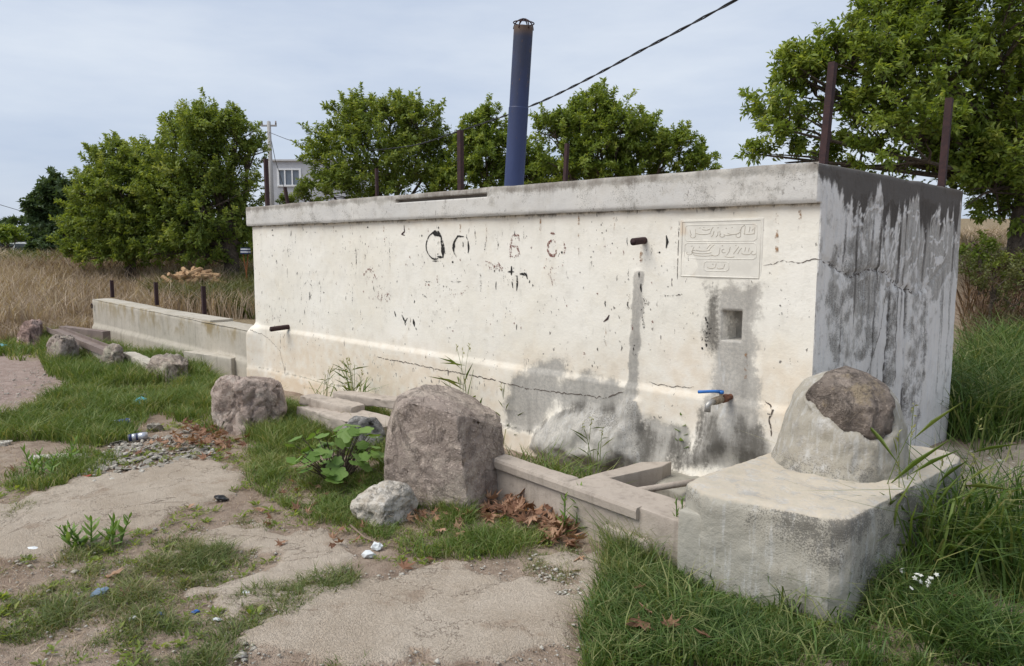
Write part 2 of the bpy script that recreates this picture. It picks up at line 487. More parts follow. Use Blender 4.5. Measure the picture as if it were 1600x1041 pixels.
def build_ground():
    def axis(fine0, fine1, step, lo, hi):
        a = list(np.arange(fine0, fine1, step)); v, s = fine1, step
        while v < hi: a.append(v); s *= 1.13; v += s
        b, v, s = [], fine0, step
        while v > lo: s *= 1.13; v -= s; b.append(v)
        return np.array(b[::-1] + a)
    xs, ys = axis(-9.5, 2.3, .035, -900, 700), axis(-4.6, -.1, .03, -600, 900)
    X, Y = np.meshgrid(xs, ys); x, y = X.ravel(), Y.ravel()
    z = terrain(x, y)
    c, p = ground_masks(x, y)
    z = z + sstep(.35, .62, c) * .024 + (1 - c) * (fbm(x * 22, y * 22, 0, 31, 2) - .5) * .02
    D = (x - CAM[0]) * FWD[0] + (y - CAM[1]) * FWD[1]
    dry = sstep(11.5, 14.5, D + (fbm(x, y, 0, 41) - .5) * 2)
    nx, ny = len(xs), len(ys)
    idx = np.arange(nx * ny).reshape(ny, nx)
    F = np.stack([idx[:-1, :-1], idx[:-1, 1:], idx[1:, 1:], idx[1:, :-1]], -1).reshape(-1, 4)
    me = fast_mesh("ground", np.stack([x, y, z], 1), F, dict(conc=c, pink=p, dry=dry), True)
    t = NT("ground")
    n1 = t.noise(1.4, 6, .6); n2 = t.noise(9, 6, .68); n3 = t.noise(60, 5, .75); n4 = t.noise(170, 3, .7); n5 = t.noise(4.2, 6, .7, off=(7, 1, 3))
    vo = t.voro(75); vo2 = t.voro(150)
    dirt = t.mix(t.rng(n1, .3, .7), (.34, .255, .195), (.45, .36, .285))
    dirt = t.mix(t.rng(n2, .42, .68, 0, .8), dirt, (.25, .185, .14))
    dirt = t.mix(t.rng(n5, .52, .70, 0, .6), dirt, (.50, .42, .335))
    dirt = t.mix(t.rng(n3, .58, .70, 0, .7), dirt, (.42, .36, .29))
    dirt = t.mix(t.rng(n4, .56, .70, 0, .65), dirt, (.13, .10, .075))
    con = t.mix(t.rng(n1, .35, .65), (.48, .40, .315), (.57, .49, .40))
    con = t.mix(t.rng(n5, .45, .70, 0, .65), con, (.43, .35, .27))
    con = t.mix(t.rng(n2, .46, .74, 0, .5), con, (.40, .33, .255))
    con = t.mix(t.rng(vo, .18, .36, .55, 0), con, (.64, .56, .46))
    con = t.mix(t.rng(n3, .58, .72, 0, .55), con, (.25, .215, .17))
    con = t.mix(t.rng(n4, .58, .70, 0, .6), con, (.22, .19, .155))
    gc = t.math('ABSOLUTE', t.math('SUBTRACT', t.noise(1.1, 7, .66, dist=.7, off=(2, 2, 0)), .5))
    gck = t.rng(gc, .002, .007, 1, 0)
    con = t.mix(t.math('MULTIPLY', gck, .65), con, (.16, .125, .095))
    con = t.mix(t.rng(t.noise(2.8, 6, .7, off=(8, 3, 0)), .56, .68, 0, .7), con, (.36, .275, .205))
    pnk = t.mix(t.rng(n2, .35, .65), (.35, .255, .215), (.46, .36, .31)); pnk = t.mix(t.rng(vo, .15, .4, .7, 0), pnk, (.55, .46, .41)); pnk = t.mix(t.rng(n4, .54, .7, 0, .7), pnk, (.20, .145, .12))
    dr = t.mix(t.rng(n2, .35, .65), (.25, .19, .12), (.34, .27, .17))
    e = t.math('MULTIPLY', t.math('SUBTRACT', n2, .5), 1.1)
    col = t.mix(t.attr("dry"), dirt, dr)
    col = t.mix(t.rng(t.math('ADD', t.attr("pink"), e), .35, .65), col, pnk)
    cf = t.rng(t.math('ADD', t.attr("conc"), t.math('ADD', e, t.math('MULTIPLY', t.math('SUBTRACT', n3, .5), .7))), .32, .70)
    col = t.mix(cf, col, con)
    h = t.math('ADD', t.math('MULTIPLY', n3, 1.0), t.math('MULTIPLY', n4, .6)); h = t.math('ADD', h, t.math('MULTIPLY', n2, 1.5))
    h = t.math('ADD', h, t.math('MULTIPLY', t.rng(vo2, 0, .6), -.8))
    o = link("ground", me, t.done(t.bsdf(col, .95, t.bump(h, .8, .02), .15)))
    tag(o, kind="structure")
build_ground()

# ------------------------------------------------------------------ the tank (fountain house)
OV = 0.055                                            # cornice overhang
ZT, ZB = 2.112, 1.868
X0, X1 = float(on_y(384, 325, -OV)[0]) + OV, float(on_y(1279, 253, -OV)[0])
DEPTH = float(on_x(1506, 297, X1)[1])
TANK = empty("fountain_tank", (-3.8, 1.4, -.2))
tag(TANK, "long whitewashed concrete water tank with cornice, carved plaque, niche and brass tap", "fountain tank")

def refine(lo, hi, step, marks=(), eps=.0015):
    a = list(np.arange(lo, hi, step)) + [hi]
    for m in marks:
        a = [v for v in a if abs(v - m) > eps * 3]; a += [m - eps, m + eps]
    return np.array(sorted(a))
def panel(name, us, vs, fn, attrs_fn, mat, parent, flip=False):
    U, Vv = np.meshgrid(us, vs); u, v = U.ravel(), Vv.ravel()
    P = fn(u, v)
    idx = np.arange(len(u)).reshape(len(vs), len(us))
    F = np.stack([idx[:-1, :-1], idx[:-1, 1:], idx[1:, 1:], idx[1:, :-1]], -1).reshape(-1, 4)
    if flip: F = F[:, ::-1]
    return link(name, fast_mesh(name, P, F, attrs_fn(u, v), True), mat, parent)

N_L, N_B = wall(1127, 531); N_R, N_T = wall(1160, 487)         # niche
P_L, P_T = wall(1064, 344); P_R, P_B = wall(1191, 438)         # plaque
HEAP = [wall(*p) for p in ((838, 668), (875, 640), (920, 632), (962, 645), (985, 618), (1002, 625), (1012, 670), (1020, 722), (960, 745), (880, 742), (830, 700))]
STRIP = [wall(*p) for p in ((1000, 432), (998, 470), (993, 530), (990, 580), (985, 618), (975, 650))]
FLARE = [wall(*p) for p in ((1108, 640), (1160, 640), (1195, 690), (1215, 720), (1060, 735), (1082, 690))]
BREAK = wall(800, 592)
def front_off(x, z):
    """how far the front surface stands out of the plane y = 0"""
    led = 0.558 + (fbm(x * 2, 0, 0, 51) - .5) * .02
    o = 0.020 * sstep(led + .014, led - .016, z) + .012 * sstep(0.03, -.01, z)
    o = o + (fbm(x * .7, z * .7, 0, 52) - .5) * .03 + (fbm(x * 5, z * 5, 0, 53, 3) - .5) * .010
    h = poly_sd(HEAP, x, z)
    o = o + sstep(.02, -.22, h) * (.13 + (fbm(x * 9, z * 9, 0, 54) - .5) * .12) + sstep(.02, -.02, h) * (fbm(x * 20, z * 20, 0, 64, 3) - .3) * .03
    o = o + .018 * sstep(.055, .025, line_d(STRIP, x, z))
    o = o + sstep(.05, -.25, poly_sd(FLARE, x, z)) * .10
    o = o + sstep(.30, -.25, z) * .10 * sstep(-1.9, -1.3, x)            # rough toe of the wall by the basin
    o = o + .10 * sstep(X0 + .25, X0 - .02, x) * sstep(.62, .45, z)           # bulged corner of the plinth
    # chips knocked out where the grey shows
    o = o - .006 * sstep(.5, .6, grey_front(x, z) + (fbm(x * 9, z * 9, 0, 55) - .5) * .7)
    inn = (x > N_L) & (x < N_R) & (z > N_B) & (z < N_T)
    o = np.where(inn, -.20, o)
    return o
GREYS = [[wall(*p) for p in q] for q in (
    ((1098, 446), (1192, 440), (1186, 500), (1178, 590), (1190, 660), (1216, 730), (1048, 735), (1090, 690), (1096, 625), (1112, 600), (1118, 520)),
    ((802, 585), (840, 560), (880, 566), (884, 588), (985, 606), (984, 640), (970, 660), (880, 645), (845, 680), (790, 668)),
    ((998, 640), (1082, 655), (1098, 730), (1005, 730)),
    ((992, 430), (1004, 430), (1000, 500), (998, 570), (1000, 625), (975, 635), (990, 560)))]
DARKS = [[wall(*p) for p in q] for q in (
    ((1103, 470), (1122, 445), (1124, 480), (1128, 545), (1105, 565), (1095, 520)),
    ((1090, 632), (1128, 640), (1150, 700), (1120, 735), (1075, 735), (1085, 690)),
    ((1000, 655), (1030, 668), (1088, 690), (1090, 735), (1005, 730)),
    ((1150, 640), (1190, 665), (1212, 730), (1150, 735)),
    ((842, 655), (900, 625), (960, 632), (975, 650), (920, 645), (870, 660), (845, 680)))]
CREAM = [[wall(*p) for p in q] for q in (
    ((820, 560), (985, 560), (985, 605), (870, 590), (800, 590)),
    ((1040, 540), (1110, 540), (1110, 610), (1050, 610)),
    ((1190, 560), (1270, 560), (1270, 700), (1190, 650)),
    ((400, 520), (780, 580), (780, 690), (400, 590)),
    ((1000, 600), (1085, 605), (1090, 660), (1000, 645)))]
def grey_front(x, z):
    g = np.zeros_like(x)
    wv = (fbm(x * 2.6, z * 2.6, 0, 156) - .5) * .34 + (fbm(x * 11, z * 11, 0, 157, 3) - .5) * .10
    for P in GREYS: g = np.maximum(g, sstep(.15, -.15, poly_sd(P, x, z) + wv * (.4 if P is GREYS[3] or P is GREYS[0] else 1)))
    g = np.maximum(g * .86, .74 * sstep(.075, .03, line_d(STRIP, x, z) + (fbm(x * 8, z * 8, 0, 158) - .5) * .03))
    return g
def front_pos(u, v):
    return np.stack([u - .06 * sstep(X0 + .2, X0, u) * sstep(.7, .3, v), -front_off(u, v), v], 1)
def front_attr(x, z):
    g = grey_front(x, z)
    d = np.zeros_like(x)
    for P in DARKS: d = np.maximum(d, sstep(.10, -.08, poly_sd(P, x, z)) * .68)
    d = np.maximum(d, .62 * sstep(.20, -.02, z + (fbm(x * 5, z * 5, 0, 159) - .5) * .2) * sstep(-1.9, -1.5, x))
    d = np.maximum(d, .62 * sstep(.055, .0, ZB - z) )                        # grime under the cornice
    d = np.maximum(d, .50 * sstep(.05, .0, np.abs(z - .015)) * (x < -2.0))   # dark line along the base
    w = np.zeros_like(x)
    for P in CREAM: w = np.maximum(w, sstep(.25, -.15, poly_sd(P, x, z)))
    w = np.clip((w * .42 + .14 * sstep(.9, .45, z) + .35 * sstep(.03, -.05, z) + .35 * sstep(.12, .0, ZB - z)) * (.4 + 1.1 * fbm(x * 1.5, z * 1.5, 0, 152)), 0, 1)
    h = sstep(.03, -.05, poly_sd(HEAP, x, z))
    s = np.clip(.75 * g + .55 * h, 0, 1)
    lime = h * .9 + .7 * sstep(.10, 0, np.abs(x + .70)) * sstep(1.0, .8, z) * sstep(.15, .35, z)
    return dict(grey=np.maximum(g, h * .8), dark=np.maximum(d, .28 * h), warm=np.clip(w + .15 * h, 0, 1), speck=s, lime=lime * (1 - .95 * h) + .25 * h)
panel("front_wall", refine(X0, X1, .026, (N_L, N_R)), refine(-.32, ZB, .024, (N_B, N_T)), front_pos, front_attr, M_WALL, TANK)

# cornice: long face with a slot, underside, top lip
S_L, S_B = wall(626, 322); S_R, S_T = wall(768, 308)
SZ0, SZ1 = 2.035, 2.065
def beam_pos(u, v):
    o = OV + (fbm(u * 1.5, v * 2, 0, 71) - .5) * .012 + (fbm(u * 8, v * 8, 0, 72, 3) - .5) * .008
    o = o - .012 * sstep(.02, 0, v - ZB) - .010 * sstep(ZT - .012, ZT, v)
    inn = (u > S_L) & (u < S_R) & (v > SZ0) & (v < SZ1)
    o = np.where(inn, -.008, o)
    zz = v + (fbm(u * 3, 0, 0, 73) - .5) * .016 * ((v > ZT - .001) | (v < ZB + .001))
    return np.stack([u, -o, zz], 1)
def beam_attr(u, v):
    d = .50 * sstep(ZT - .12, ZT, v + (fbm(u * 2, 0, 0, 74) - .5) * .1) + .1 * sstep(ZB + .03, ZB, v) + .20 * fbm(u * 1.3, 2, 0, 174) + .12 * sstep(-4.5, -7, u)
    d = d + .5 * ((u > S_L - .01) & (u < S_R + .01) & (v > SZ0) & (v < SZ1))  # shade inside the slot, painted as a darker tone
    return dict(dark=d, grey=.50 * sstep(ZT - .10, ZT, v) + .22 + .25 * fbm(u * 2, v * 4, 0, 175), warm=.25 * sstep(ZT - .04, ZT, v), speck=.5 + 0 * u)
panel("cornice", refine(X0 - OV, X1, .03, (S_L, S_R)), refine(ZB, ZT, .014, (SZ0, SZ1)), beam_pos, beam_attr, M_BEAM, TANK)
mb = MB()
mb.box(X0 - OV, X1 - .003, .012, .1, ZB + .031, ZT - .041); mb.box(X0 - OV, X1 - .003, -OV + .014, .1, ZB - .001, ZB + .03); mb.box(X0 - OV, X1 - .003, -OV + .014, .1, ZT - .04, ZT - .012); mb.box(X0 - OV, X0 - OV + .03, -OV + .014, .0115, ZB + .0305, ZT - .0405)
mb.box(X0 - OV, X0 + .1, .1, DEPTH, ZB, ZT - .012)
mb.build("cornice_core", M_BEAM, TANK)
mb = MB(); mb.box(X0 + .02, X1 - .02, .1, DEPTH - .02, ZT - .16, ZT - .015); mb.build("roof_slab", M_CURB, TANK)
mb = MB(); mb.box(X0 + .005, X0 + .20, .22, DEPTH - .02, -.4, ZB - .003); mb.box(X0 + .0, X0 + .2, -.002, .22, -.4, ZB - .002)
mb.build("left_wall", M_WALL, TANK)
mb = MB(); mb.box(X0, X1 - .03, DEPTH - .15, DEPTH + .02, -.4, ZT - .02); mb.build("back_wall", M_LOW, TANK)

# right-hand end wall, heavily weathered
def side_px(px, py):
    p = on_x(px, py, X1); return (p[1], p[2])
GROOVES = [[side_px(*p) for p in q] for q in (
    ((1390, 455), (1388, 520), (1383, 600), (1378, 640)),
    ((1420, 455), (1417, 520), (1412, 600), (1408, 660)),
    ((1452, 455), (1446, 540), (1440, 620), (1436, 660)))]
PEELS = [[side_px(*p) for p in q] for q in (
    ((1384, 455), (1405, 450), (1400, 560), (1395, 660), (1375, 660), (1380, 560)),
    ((1425, 450), (1455, 452), (1448, 560), (1440, 660), (1405, 660), (1415, 560)),
    ((1300, 380), (1375, 330), (1380, 440), (1370, 560), (1300, 590), (1285, 480)))]
def side_off(u, v):
    o = (fbm(u * .8, v * .8, 0, 81) - .5) * .04 + (fbm(u * 6, v * 6, 0, 82, 3) - .5) * .016
    for Gv in GROOVES: o = o - .03 * sstep(.07, .015, line_d(Gv, u, v))
    for P in PEELS[:2]: o = o + .014 * sstep(.03, -.03, poly_sd(P, u, v)) * (.4 + fbm(u * 25, v * 25, 0, 83, 2))
    cr = [side_px(*p) for p in ((1283, 405), (1300, 415), (1330, 432), (1360, 420), (1385, 425), (1400, 445), (1430, 458), (1450, 450), (1480, 410))]
    o = o - .016 * sstep(.022, .004, line_d(cr, u, v))
    o = o - .03 * (v > ZT - .01)
    return o
def side_pos(u, v):
    z = v - (fbm(u * 3, 1, 0, 84) - .5) * .02 * (v > ZT - .02)
    y = np.where((u < .0) & (v < ZB), .0, u)
    return np.stack([X1 + np.where((u < 0) & (v < ZB), -.004, side_off(u, v)) - .012 * (u < -OV + .01), y, z], 1)
def side_attr(u, v):
    t = ZT - v
    drip = fbm(u * 7, 0, 0, 85, 4); dr2 = fbm(u * 22, v * 1.5, 0, 185, 3)
    reach = .14 + .75 * np.clip(drip - .28, 0, 1) * sstep(.05, .5, u)
    d = .98 * sstep(reach * 1.35, reach * .3, t + (dr2 - .5) * .18)
    d = np.maximum(d, .40 * sstep(.22, .0, u) * (.55 + .45 * sstep(1.6, .9, v)))
    for Gv in GROOVES: d = np.maximum(d, .60 * sstep(.085, .015, line_d(Gv, u, v)))
    d = np.maximum(d, .22 * sstep(.45, .1, np.abs(u - .8)) * sstep(.35, .9, v) * sstep(1.75, 1.5, v) * (.5 + dr2))
    wx, wz = u + (fbm(u * 3, v * 3, 0, 87) - .5) * .5, v + (fbm(u * 3, v * 3, 0, 187) - .5) * .5
    vein = np.minimum(np.abs(vnoise(wx * 5.5, wz * 4.0, 0, 86) - .5), np.abs(vnoise(wx * 4.2 + 7, wz * 5.5, 0, 286) - .5))
    zone = sstep(1.05, .75, t + (fbm(u * 4, 3, 0, 188) - .5) * .5) * sstep(.35, .6, u) * sstep(.02, .25, t)
    g = 1.05 * sstep(.015, .06, vein) * zone * (.25 + 1.0 * fbm(u * 2.6, v * 2.6, 0, 88))
    g = np.maximum(g, .38 * sstep(.55, .1, u))
    g = np.maximum(g, .36 * sstep(.36, .62, fbm(u * 2, v * .9, 0, 288)))
    sp = .30 + .45 * fbm(u * 2.5, v * 1.5, 0, 289)
    for P in PEELS:
        m = sstep(.05, -.05, poly_sd(P, u, v)); g = np.maximum(g, m * .50); sp = np.maximum(sp, m * .95)
    d = d * (1 - .65 * sstep(.045, .0, vein) * sstep(.08, .3, t))
    stk = sstep(.60, .74, vnoise(u * 17, v * .7 + 3, 0, 389)) * sstep(.0, .5, ZT - v) * .42 + sstep(.64, .78, vnoise(u * 30, v * 1.1, 0, 390)) * .30
    d = np.maximum(d * 1.12, stk)
    lime = .45 + .5 * sstep(.05, .0, vein) * zone
    return dict(dark=d, grey=g, speck=sp, lime=lime, warm=.6 * sstep(.14, 0, t) * sstep(2.2, 2.9, u))
panel("end_wall", refine(-OV, DEPTH, .022, (0.0,)), refine(-.3, ZT, .022, (ZB,)), side_pos, side_attr, M_SIDE, TANK)

# cracks: thin irregular dark fissures that follow the surface
def ribbon(pts, width, yfn, jit=0.0, step=.012, taper=True, seed=1):
    P = []
    for i in range(len(pts) - 1):
        a, b = np.array(pts[i]), np.array(pts[i + 1]); n = max(2, int(np.linalg.norm(b - a) / step))
        for k in range(n): P.append(a + (b - a) * k / n)
    P.append(np.array(pts[-1])); P = np.array(P)
    s = np.arange(len(P)) * .37
    P = P + jit * np.stack([fbm(s, 0, 0, seed) - .5, fbm(s, 9, 0, seed + 3) - .5], 1) * 2
    T = np.gradient(P, axis=0); T /= np.linalg.norm(T, axis=1)[:, None] + 1e-9
    N = np.stack([-T[:, 1], T[:, 0]], 1)
    w = width * (.55 + .9 * fbm(s * 1.3, 4, 0, seed + 5)) * .5
    if taper: w = w * np.minimum(1, np.minimum(np.arange(len(P)), np.arange(len(P))[::-1]) / 4 + .25)
    A, B = P + N * w[:, None], P - N * w[:, None]
    Q = np.concatenate([A, B]); n = len(P)
    V = yfn(Q)
    F = [(i, i + 1, n + i + 1, n + i) for i in range(n - 1)]
    return V, F
def on_front(Q, lift=.0025):
    return np.stack([Q[:, 0], -front_off(Q[:, 0], Q[:, 1]) - lift, Q[:, 1]], 1)
def on_side(Q, lift=.0025):
    return np.stack([X1 + side_off(Q[:, 0], Q[:, 1]) + lift, Q[:, 0], Q[:, 1]], 1)
CR_F = [((1195, 415), (1225, 407), (1255, 410), (1283, 404)), ((592, 558), (640, 567), (690, 577), (760, 590), (830, 607), (900, 616), (950, 622), (975, 612)),
        ((400, 513), (425, 530), (440, 548), (448, 580)), ((1015, 598), (1040, 603), (1085, 606)), ((1062, 345), (1060, 437)),  # last run: shadow gap down the plaque's left edge, painted as a dark ribbon
        ((1197, 625), (1212, 640), (1205, 655), (1208, 680))]
for i, c in enumerate(CR_F):
    m = MB().add(*ribbon([wall(*p) for p in c], (.005, .008, .0045, .005, .005, .012)[i], on_front, .014 if i != 4 else .004, seed=100 + i))
    m.build("crack_or_gap", M_CRACK, TANK)
m = MB().add(*ribbon([side_px(*p) for p in ((1283, 405), (1300, 415), (1330, 432), (1360, 420), (1385, 425), (1400, 445), (1430, 458))], .010, on_side, .02, seed=120)); m.build("crack_or_gap", M_CRACK, TANK)
m = MB().add(*ribbon([side_px(*p) for p in ((1385, 440), (1375, 520), (1350, 600), (1345, 640))], .006, on_side, .03, seed=121)); m.build("crack_or_gap", M_CRACK, TANK)

# plaque: raised frame, sunken field, cartouches and carved lines of script
t = NT("plaque_stone")
pn = t.noise(14, 5, .6); pm = t.noise(3.5, 3, .5)
pc = t.mix(t.rng(pn, .35, .7), (.70, .675, .61), (.63, .605, .545))
pc = t.mix(t.rng(pm, .58, .72, 0, .5), pc, (.60, .42, .25))
M_PLAQUE = t.done(t.bsdf(pc, .85, t.bump(t.noise(80, 3, .6), .15, .004), .2))
M_SCRIPT = plain("script_edge", (.53, .49, .42), .9, .1)
PW, PH = P_R - P_L, P_T - P_B
mb = MB()
mb.box(P_L, P_R, -.011, .02, P_B, P_T)
mb.build("plaque", M_PLAQUE, TANK, bevel=.006)
def pq(u, v):                                        # plaque coordinates 0..1
    return (P_L + PW * u, P_B + PH * v)
def plaque_line(pts, r, mat=M_PLAQUE, parent=TANK, name="plaque_moulding", mbx=None):
    P3 = [(*pq(u, v), 0) for u, v in pts]; P3 = [(a, -.0108, b) for a, b, _ in P3]
    (mbx).tube(P3, r, 5, False)
mb = MB()
plaque_line([(.03, .03), (.97, .03), (.97, .97), (.03, .97), (.03, .03)], .005, mbx=mb)
def cart(u0, u1, v0, v1, c=.03):
    return [(u0 + c, v0), (u1 - c, v0), (u1, v0 + c), (u1, v1 - c), (u1 - c, v1), (u0 + c, v1), (u0, v1 - c), (u0, v0 + c), (u0 + c, v0)]
for c_ in (cart(.07, .93, .635, .905), cart(.07, .93, .335, .60), cart(.32, .62, .13, .29)): plaque_line(c_, .0026, mbx=mb)
mb.build("plaque_moulding", M_PLAQUE, TANK, True)
# script strokes traced as flowing relief lines (u right, v up inside the plaque)
def arc(cx, cy, rx, ry, a0, a1, n=9):
    return [(cx + rx * math.cos(math.radians(a0 + (a1 - a0) * i / (n - 1))), cy + ry * math.sin(math.radians(a0 + (a1 - a0) * i / (n - 1)))) for i in range(n)]
S1 = [arc(.17, .735, .035, .045, 170, 370), [(.205, .735), (.20, .84)], arc(.30, .79, .10, .045, 190, 330), [(.13, .83), (.14, .77), (.15, .74)],
      arc(.33, .84, .05, .02, 200, 350), [(.385, .775), (.40, .83), (.42, .87)], [(.40, .70), (.42, .74), (.43, .80)], [(.455, .70), (.475, .73), (.48, .79)],
      arc(.53, .73, .03, .03, 120, 350), [(.50, .80), (.505, .72)], arc(.60, .75, .05, .025, 180, 340), arc(.66, .79, .08, .05, 215, 350), [(.735, .80), (.76, .86), (.79, .89)],
      arc(.72, .725, .028, .035, 160, 380), [(.745, .74), (.75, .85)], [(.79, .74), (.795, .87)], arc(.84, .76, .06, .02, 190, 340), [(.84, .77), (.85, .86)], [(.90, .74), (.905, .85)], [(.875, .80), (.89, .83)],
      [(.25, .855), (.262, .862)], [(.47, .85), (.485, .858)], [(.57, .84), (.582, .847)], [(.30, .86), (.31, .867)], [(.64, .85), (.652, .857)]]
S2 = [arc(.13, .43, .035, .03, 140, 360), [(.165, .43), (.175, .50), (.19, .54)], arc(.19, .455, .03, .025, 60, 260), arc(.29, .455, .12, .035, 195, 345), arc(.31, .415, .13, .035, 190, 335),
      arc(.30, .49, .09, .025, 200, 345), [(.38, .49), (.41, .54), (.44, .57)], [(.35, .50), (.38, .56), (.40, .575)], arc(.45, .42, .05, .035, 200, 360), [(.50, .42), (.51, .52)],
      arc(.56, .47, .03, .03, 90, 300), [(.59, .40), (.62, .46), (.63, .53)], arc(.63, .385, .06, .02, 190, 330), [(.67, .42), (.70, .48), (.73, .54)], [(.72, .42), (.74, .48), (.765, .52)],
      arc(.82, .45, .06, .04, 200, 340), [(.80, .46), (.81, .53)], [(.84, .46), (.85, .52)], arc(.90, .44, .028, .03, 100, 350), [(.155, .545), (.167, .553)], [(.25, .53), (.262, .538)], [(.53, .555), (.545, .56)], [(.69, .555), (.70, .562)]]
S3 = [arc(.41, .20, .05, .025, 190, 350), [(.46, .205), (.47, .255)], arc(.52, .19, .04, .02, 190, 340), [(.56, .195), (.575, .25)], [(.42, .245), (.435, .25)]]
for S in (S1, S2, S3):
    mb = MB()
    for s_ in S: plaque_line(s_, .0024, mbx=mb)
    mb.build("carved_script", M_SCRIPT, TANK, True)

# spray-paint and worn lettering on the front wall
M_SPRAY = wornpaint("spray_black", (.025, .024, .023), .36, .48)
M_SPRAYF = wornpaint("spray_black_faded", (.05, .047, .045), .50, .60, 90)
M_REDP = wornpaint("paint_red_worn", (.19, .075, .06), .47, .56, 90)
def mark(strokes, mat, name="painted_stroke"):
    for i, (pts, w) in enumerate(strokes):
        P = [wall(*p) for p in pts]
        MB().add(*ribbon(P, w, lambda Q: on_front(Q, .003), .003, .015, seed=200 + i + int(pts[0][0]))).build(name, mat, TANK)
def ell(cx, cy, rx, ry, a0, a1, n=16):
    return [(cx + rx * math.cos(math.radians(a0 + (a1 - a0) * i / (n - 1))), cy - ry * math.sin(math.radians(a0 + (a1 - a0) * i / (n - 1)))) for i in range(n)]
mark([(ell(681, 384, 14, 21, 100, 290), .014), ([(676, 364), (686, 365), (691, 371)], .05), ([(690, 369), (693, 385), (693, 403)], .045), ([(684, 401), (693, 402)], .035), ([(676, 408), (686, 408)], .012)], M_SPRAY)
mark([([(726, 370), (716, 369), (711, 378), (709, 390), (711, 398)], .018), ([(711, 376), (709, 388), (710, 394)], .035), ([(732, 376), (733, 388), (732, 396)], .024), ([(712, 396), (714, 402)], .01)], M_SPRAY)
mark([([(761, 366), (758, 385), (756, 400)], .012)], M_SPRAYF)
mark([([(751, 422), (751, 440), (751, 458)], .02), ([(745, 413), (752, 416)], .02)], M_SPRAYF)
mark([([(799, 416), (799, 430)], .03), ([(793, 425), (803, 425)], .02), ([(800, 440), (801, 450)], .026), ([(812, 428), (822, 429), (824, 436)], .03), ([(808, 430), (808, 445), (807, 455)], .02)], M_SPRAY)
mark([([(797, 404), (797, 385), (800, 367), (810, 368), (811, 376)], .024), ([(798, 384), (808, 386), (811, 397), (803, 402), (798, 400)], .022)], M_REDP)
mark([(ell(864, 388, 8, 12, 40, 320), .022), ([(861, 364), (868, 366)], .045), ([(870, 390), (868, 400)], .03)], M_REDP)
mark([([(882, 378), (884, 390), (882, 398)], .022)], M_REDP)
mark([([(861, 424), (862, 436), (864, 446)], .014)], M_REDP)
mark([([(592, 455), (592, 468), (596, 470), (598, 458)], .018), ([(604, 464), (608, 458)], .025), ([(602, 466), (606, 472)], .02)], M_REDP)
mark([([(570, 428), (576, 420), (584, 424), (588, 434)], .02), ([(573, 438), (574, 446)], .016)], M_REDP)
mark([([(617, 486), (619, 495)], .03), ([(628, 492), (634, 505)], .025), ([(632, 505), (637, 497)], .02), ([(646, 498), (648, 510)], .035)], M_SPRAY)
mark([([(470, 475), (472, 450), (480, 438), (486, 446), (488, 455)], .010), ([(479, 438), (483, 442)], .02)], M_SPRAYF)
mark([([(500, 440), (500, 470), (499, 474)], .016)], M_SPRAYF)
mark([([(551, 445), (551, 470), (551, 476)], .014)], M_SPRAYF)
mark([([(556, 385), (557, 410), (557, 420)], .016)], M_SPRAYF)
mark([([(462, 365), (461, 382)], .014)], M_SPRAYF)
mark([([(521, 422), (521, 430)], .016), ([(538, 415), (539, 428)], .01)], M_SPRAYF)
mark([([(609, 364), (610, 395), (611, 420)], .013)], M_SPRAYF)
mark([([(632, 352), (633, 362), (628, 366), (634, 368)], .014)], M_RUST, "rust_streak")
mark([([(664, 440), (685, 441)], .012), ([(704, 440), (722, 440)], .012), ([(660, 460), (668, 465)], .025), ([(702, 448), (705, 455)], .022)], M_SPRAYF)
mark([([(773, 365), (778, 382), (777, 390)], .012)], M_SPRAYF)
mark([([(778, 410), (782, 418), (784, 424)], .03), ([(758, 408), (768, 412), (778, 420)], .014)], M_REDP)
mark([([(1042, 368), (1044, 378), (1042, 388)], .018)], M_SPRAY)
mark([([(944, 503), (950, 498), (953, 492)], .022)], M_RUST, "rust_streak")
mark([([(1035, 505), (1042, 503)], .03), ([(1030, 462), (1052, 462), (1068, 460)], .014)], M_SPRAYF)
mark([([(941, 363), (945, 366)], .04)], M_SPRAYF)
mark([([(1005, 460), (1010, 470), (1006, 500), (1008, 520)], .02)], M_SPRAYF)
for k in range(230):                                   # scattered scars where the paint has flaked
    px, py = random.uniform(400, 1050), random.uniform(350, 600)
    if py > 500 + (px - 400) * .1 or py < 358 - (px - 400) * .03: continue
    L = random.choice((1.5, 2, 3, 4, 5, 9, 13)); mark([([(px, py), (px + random.uniform(-1, 1), py + L * .5), (px + random.uniform(-1, 1), py + L)], random.uniform(.006, .020) + (.014 if L < 4 else 0))], random.choice((M_SPRAY, M_SPRAYF, M_SPRAYF, M_REDP)), "paint_scar")

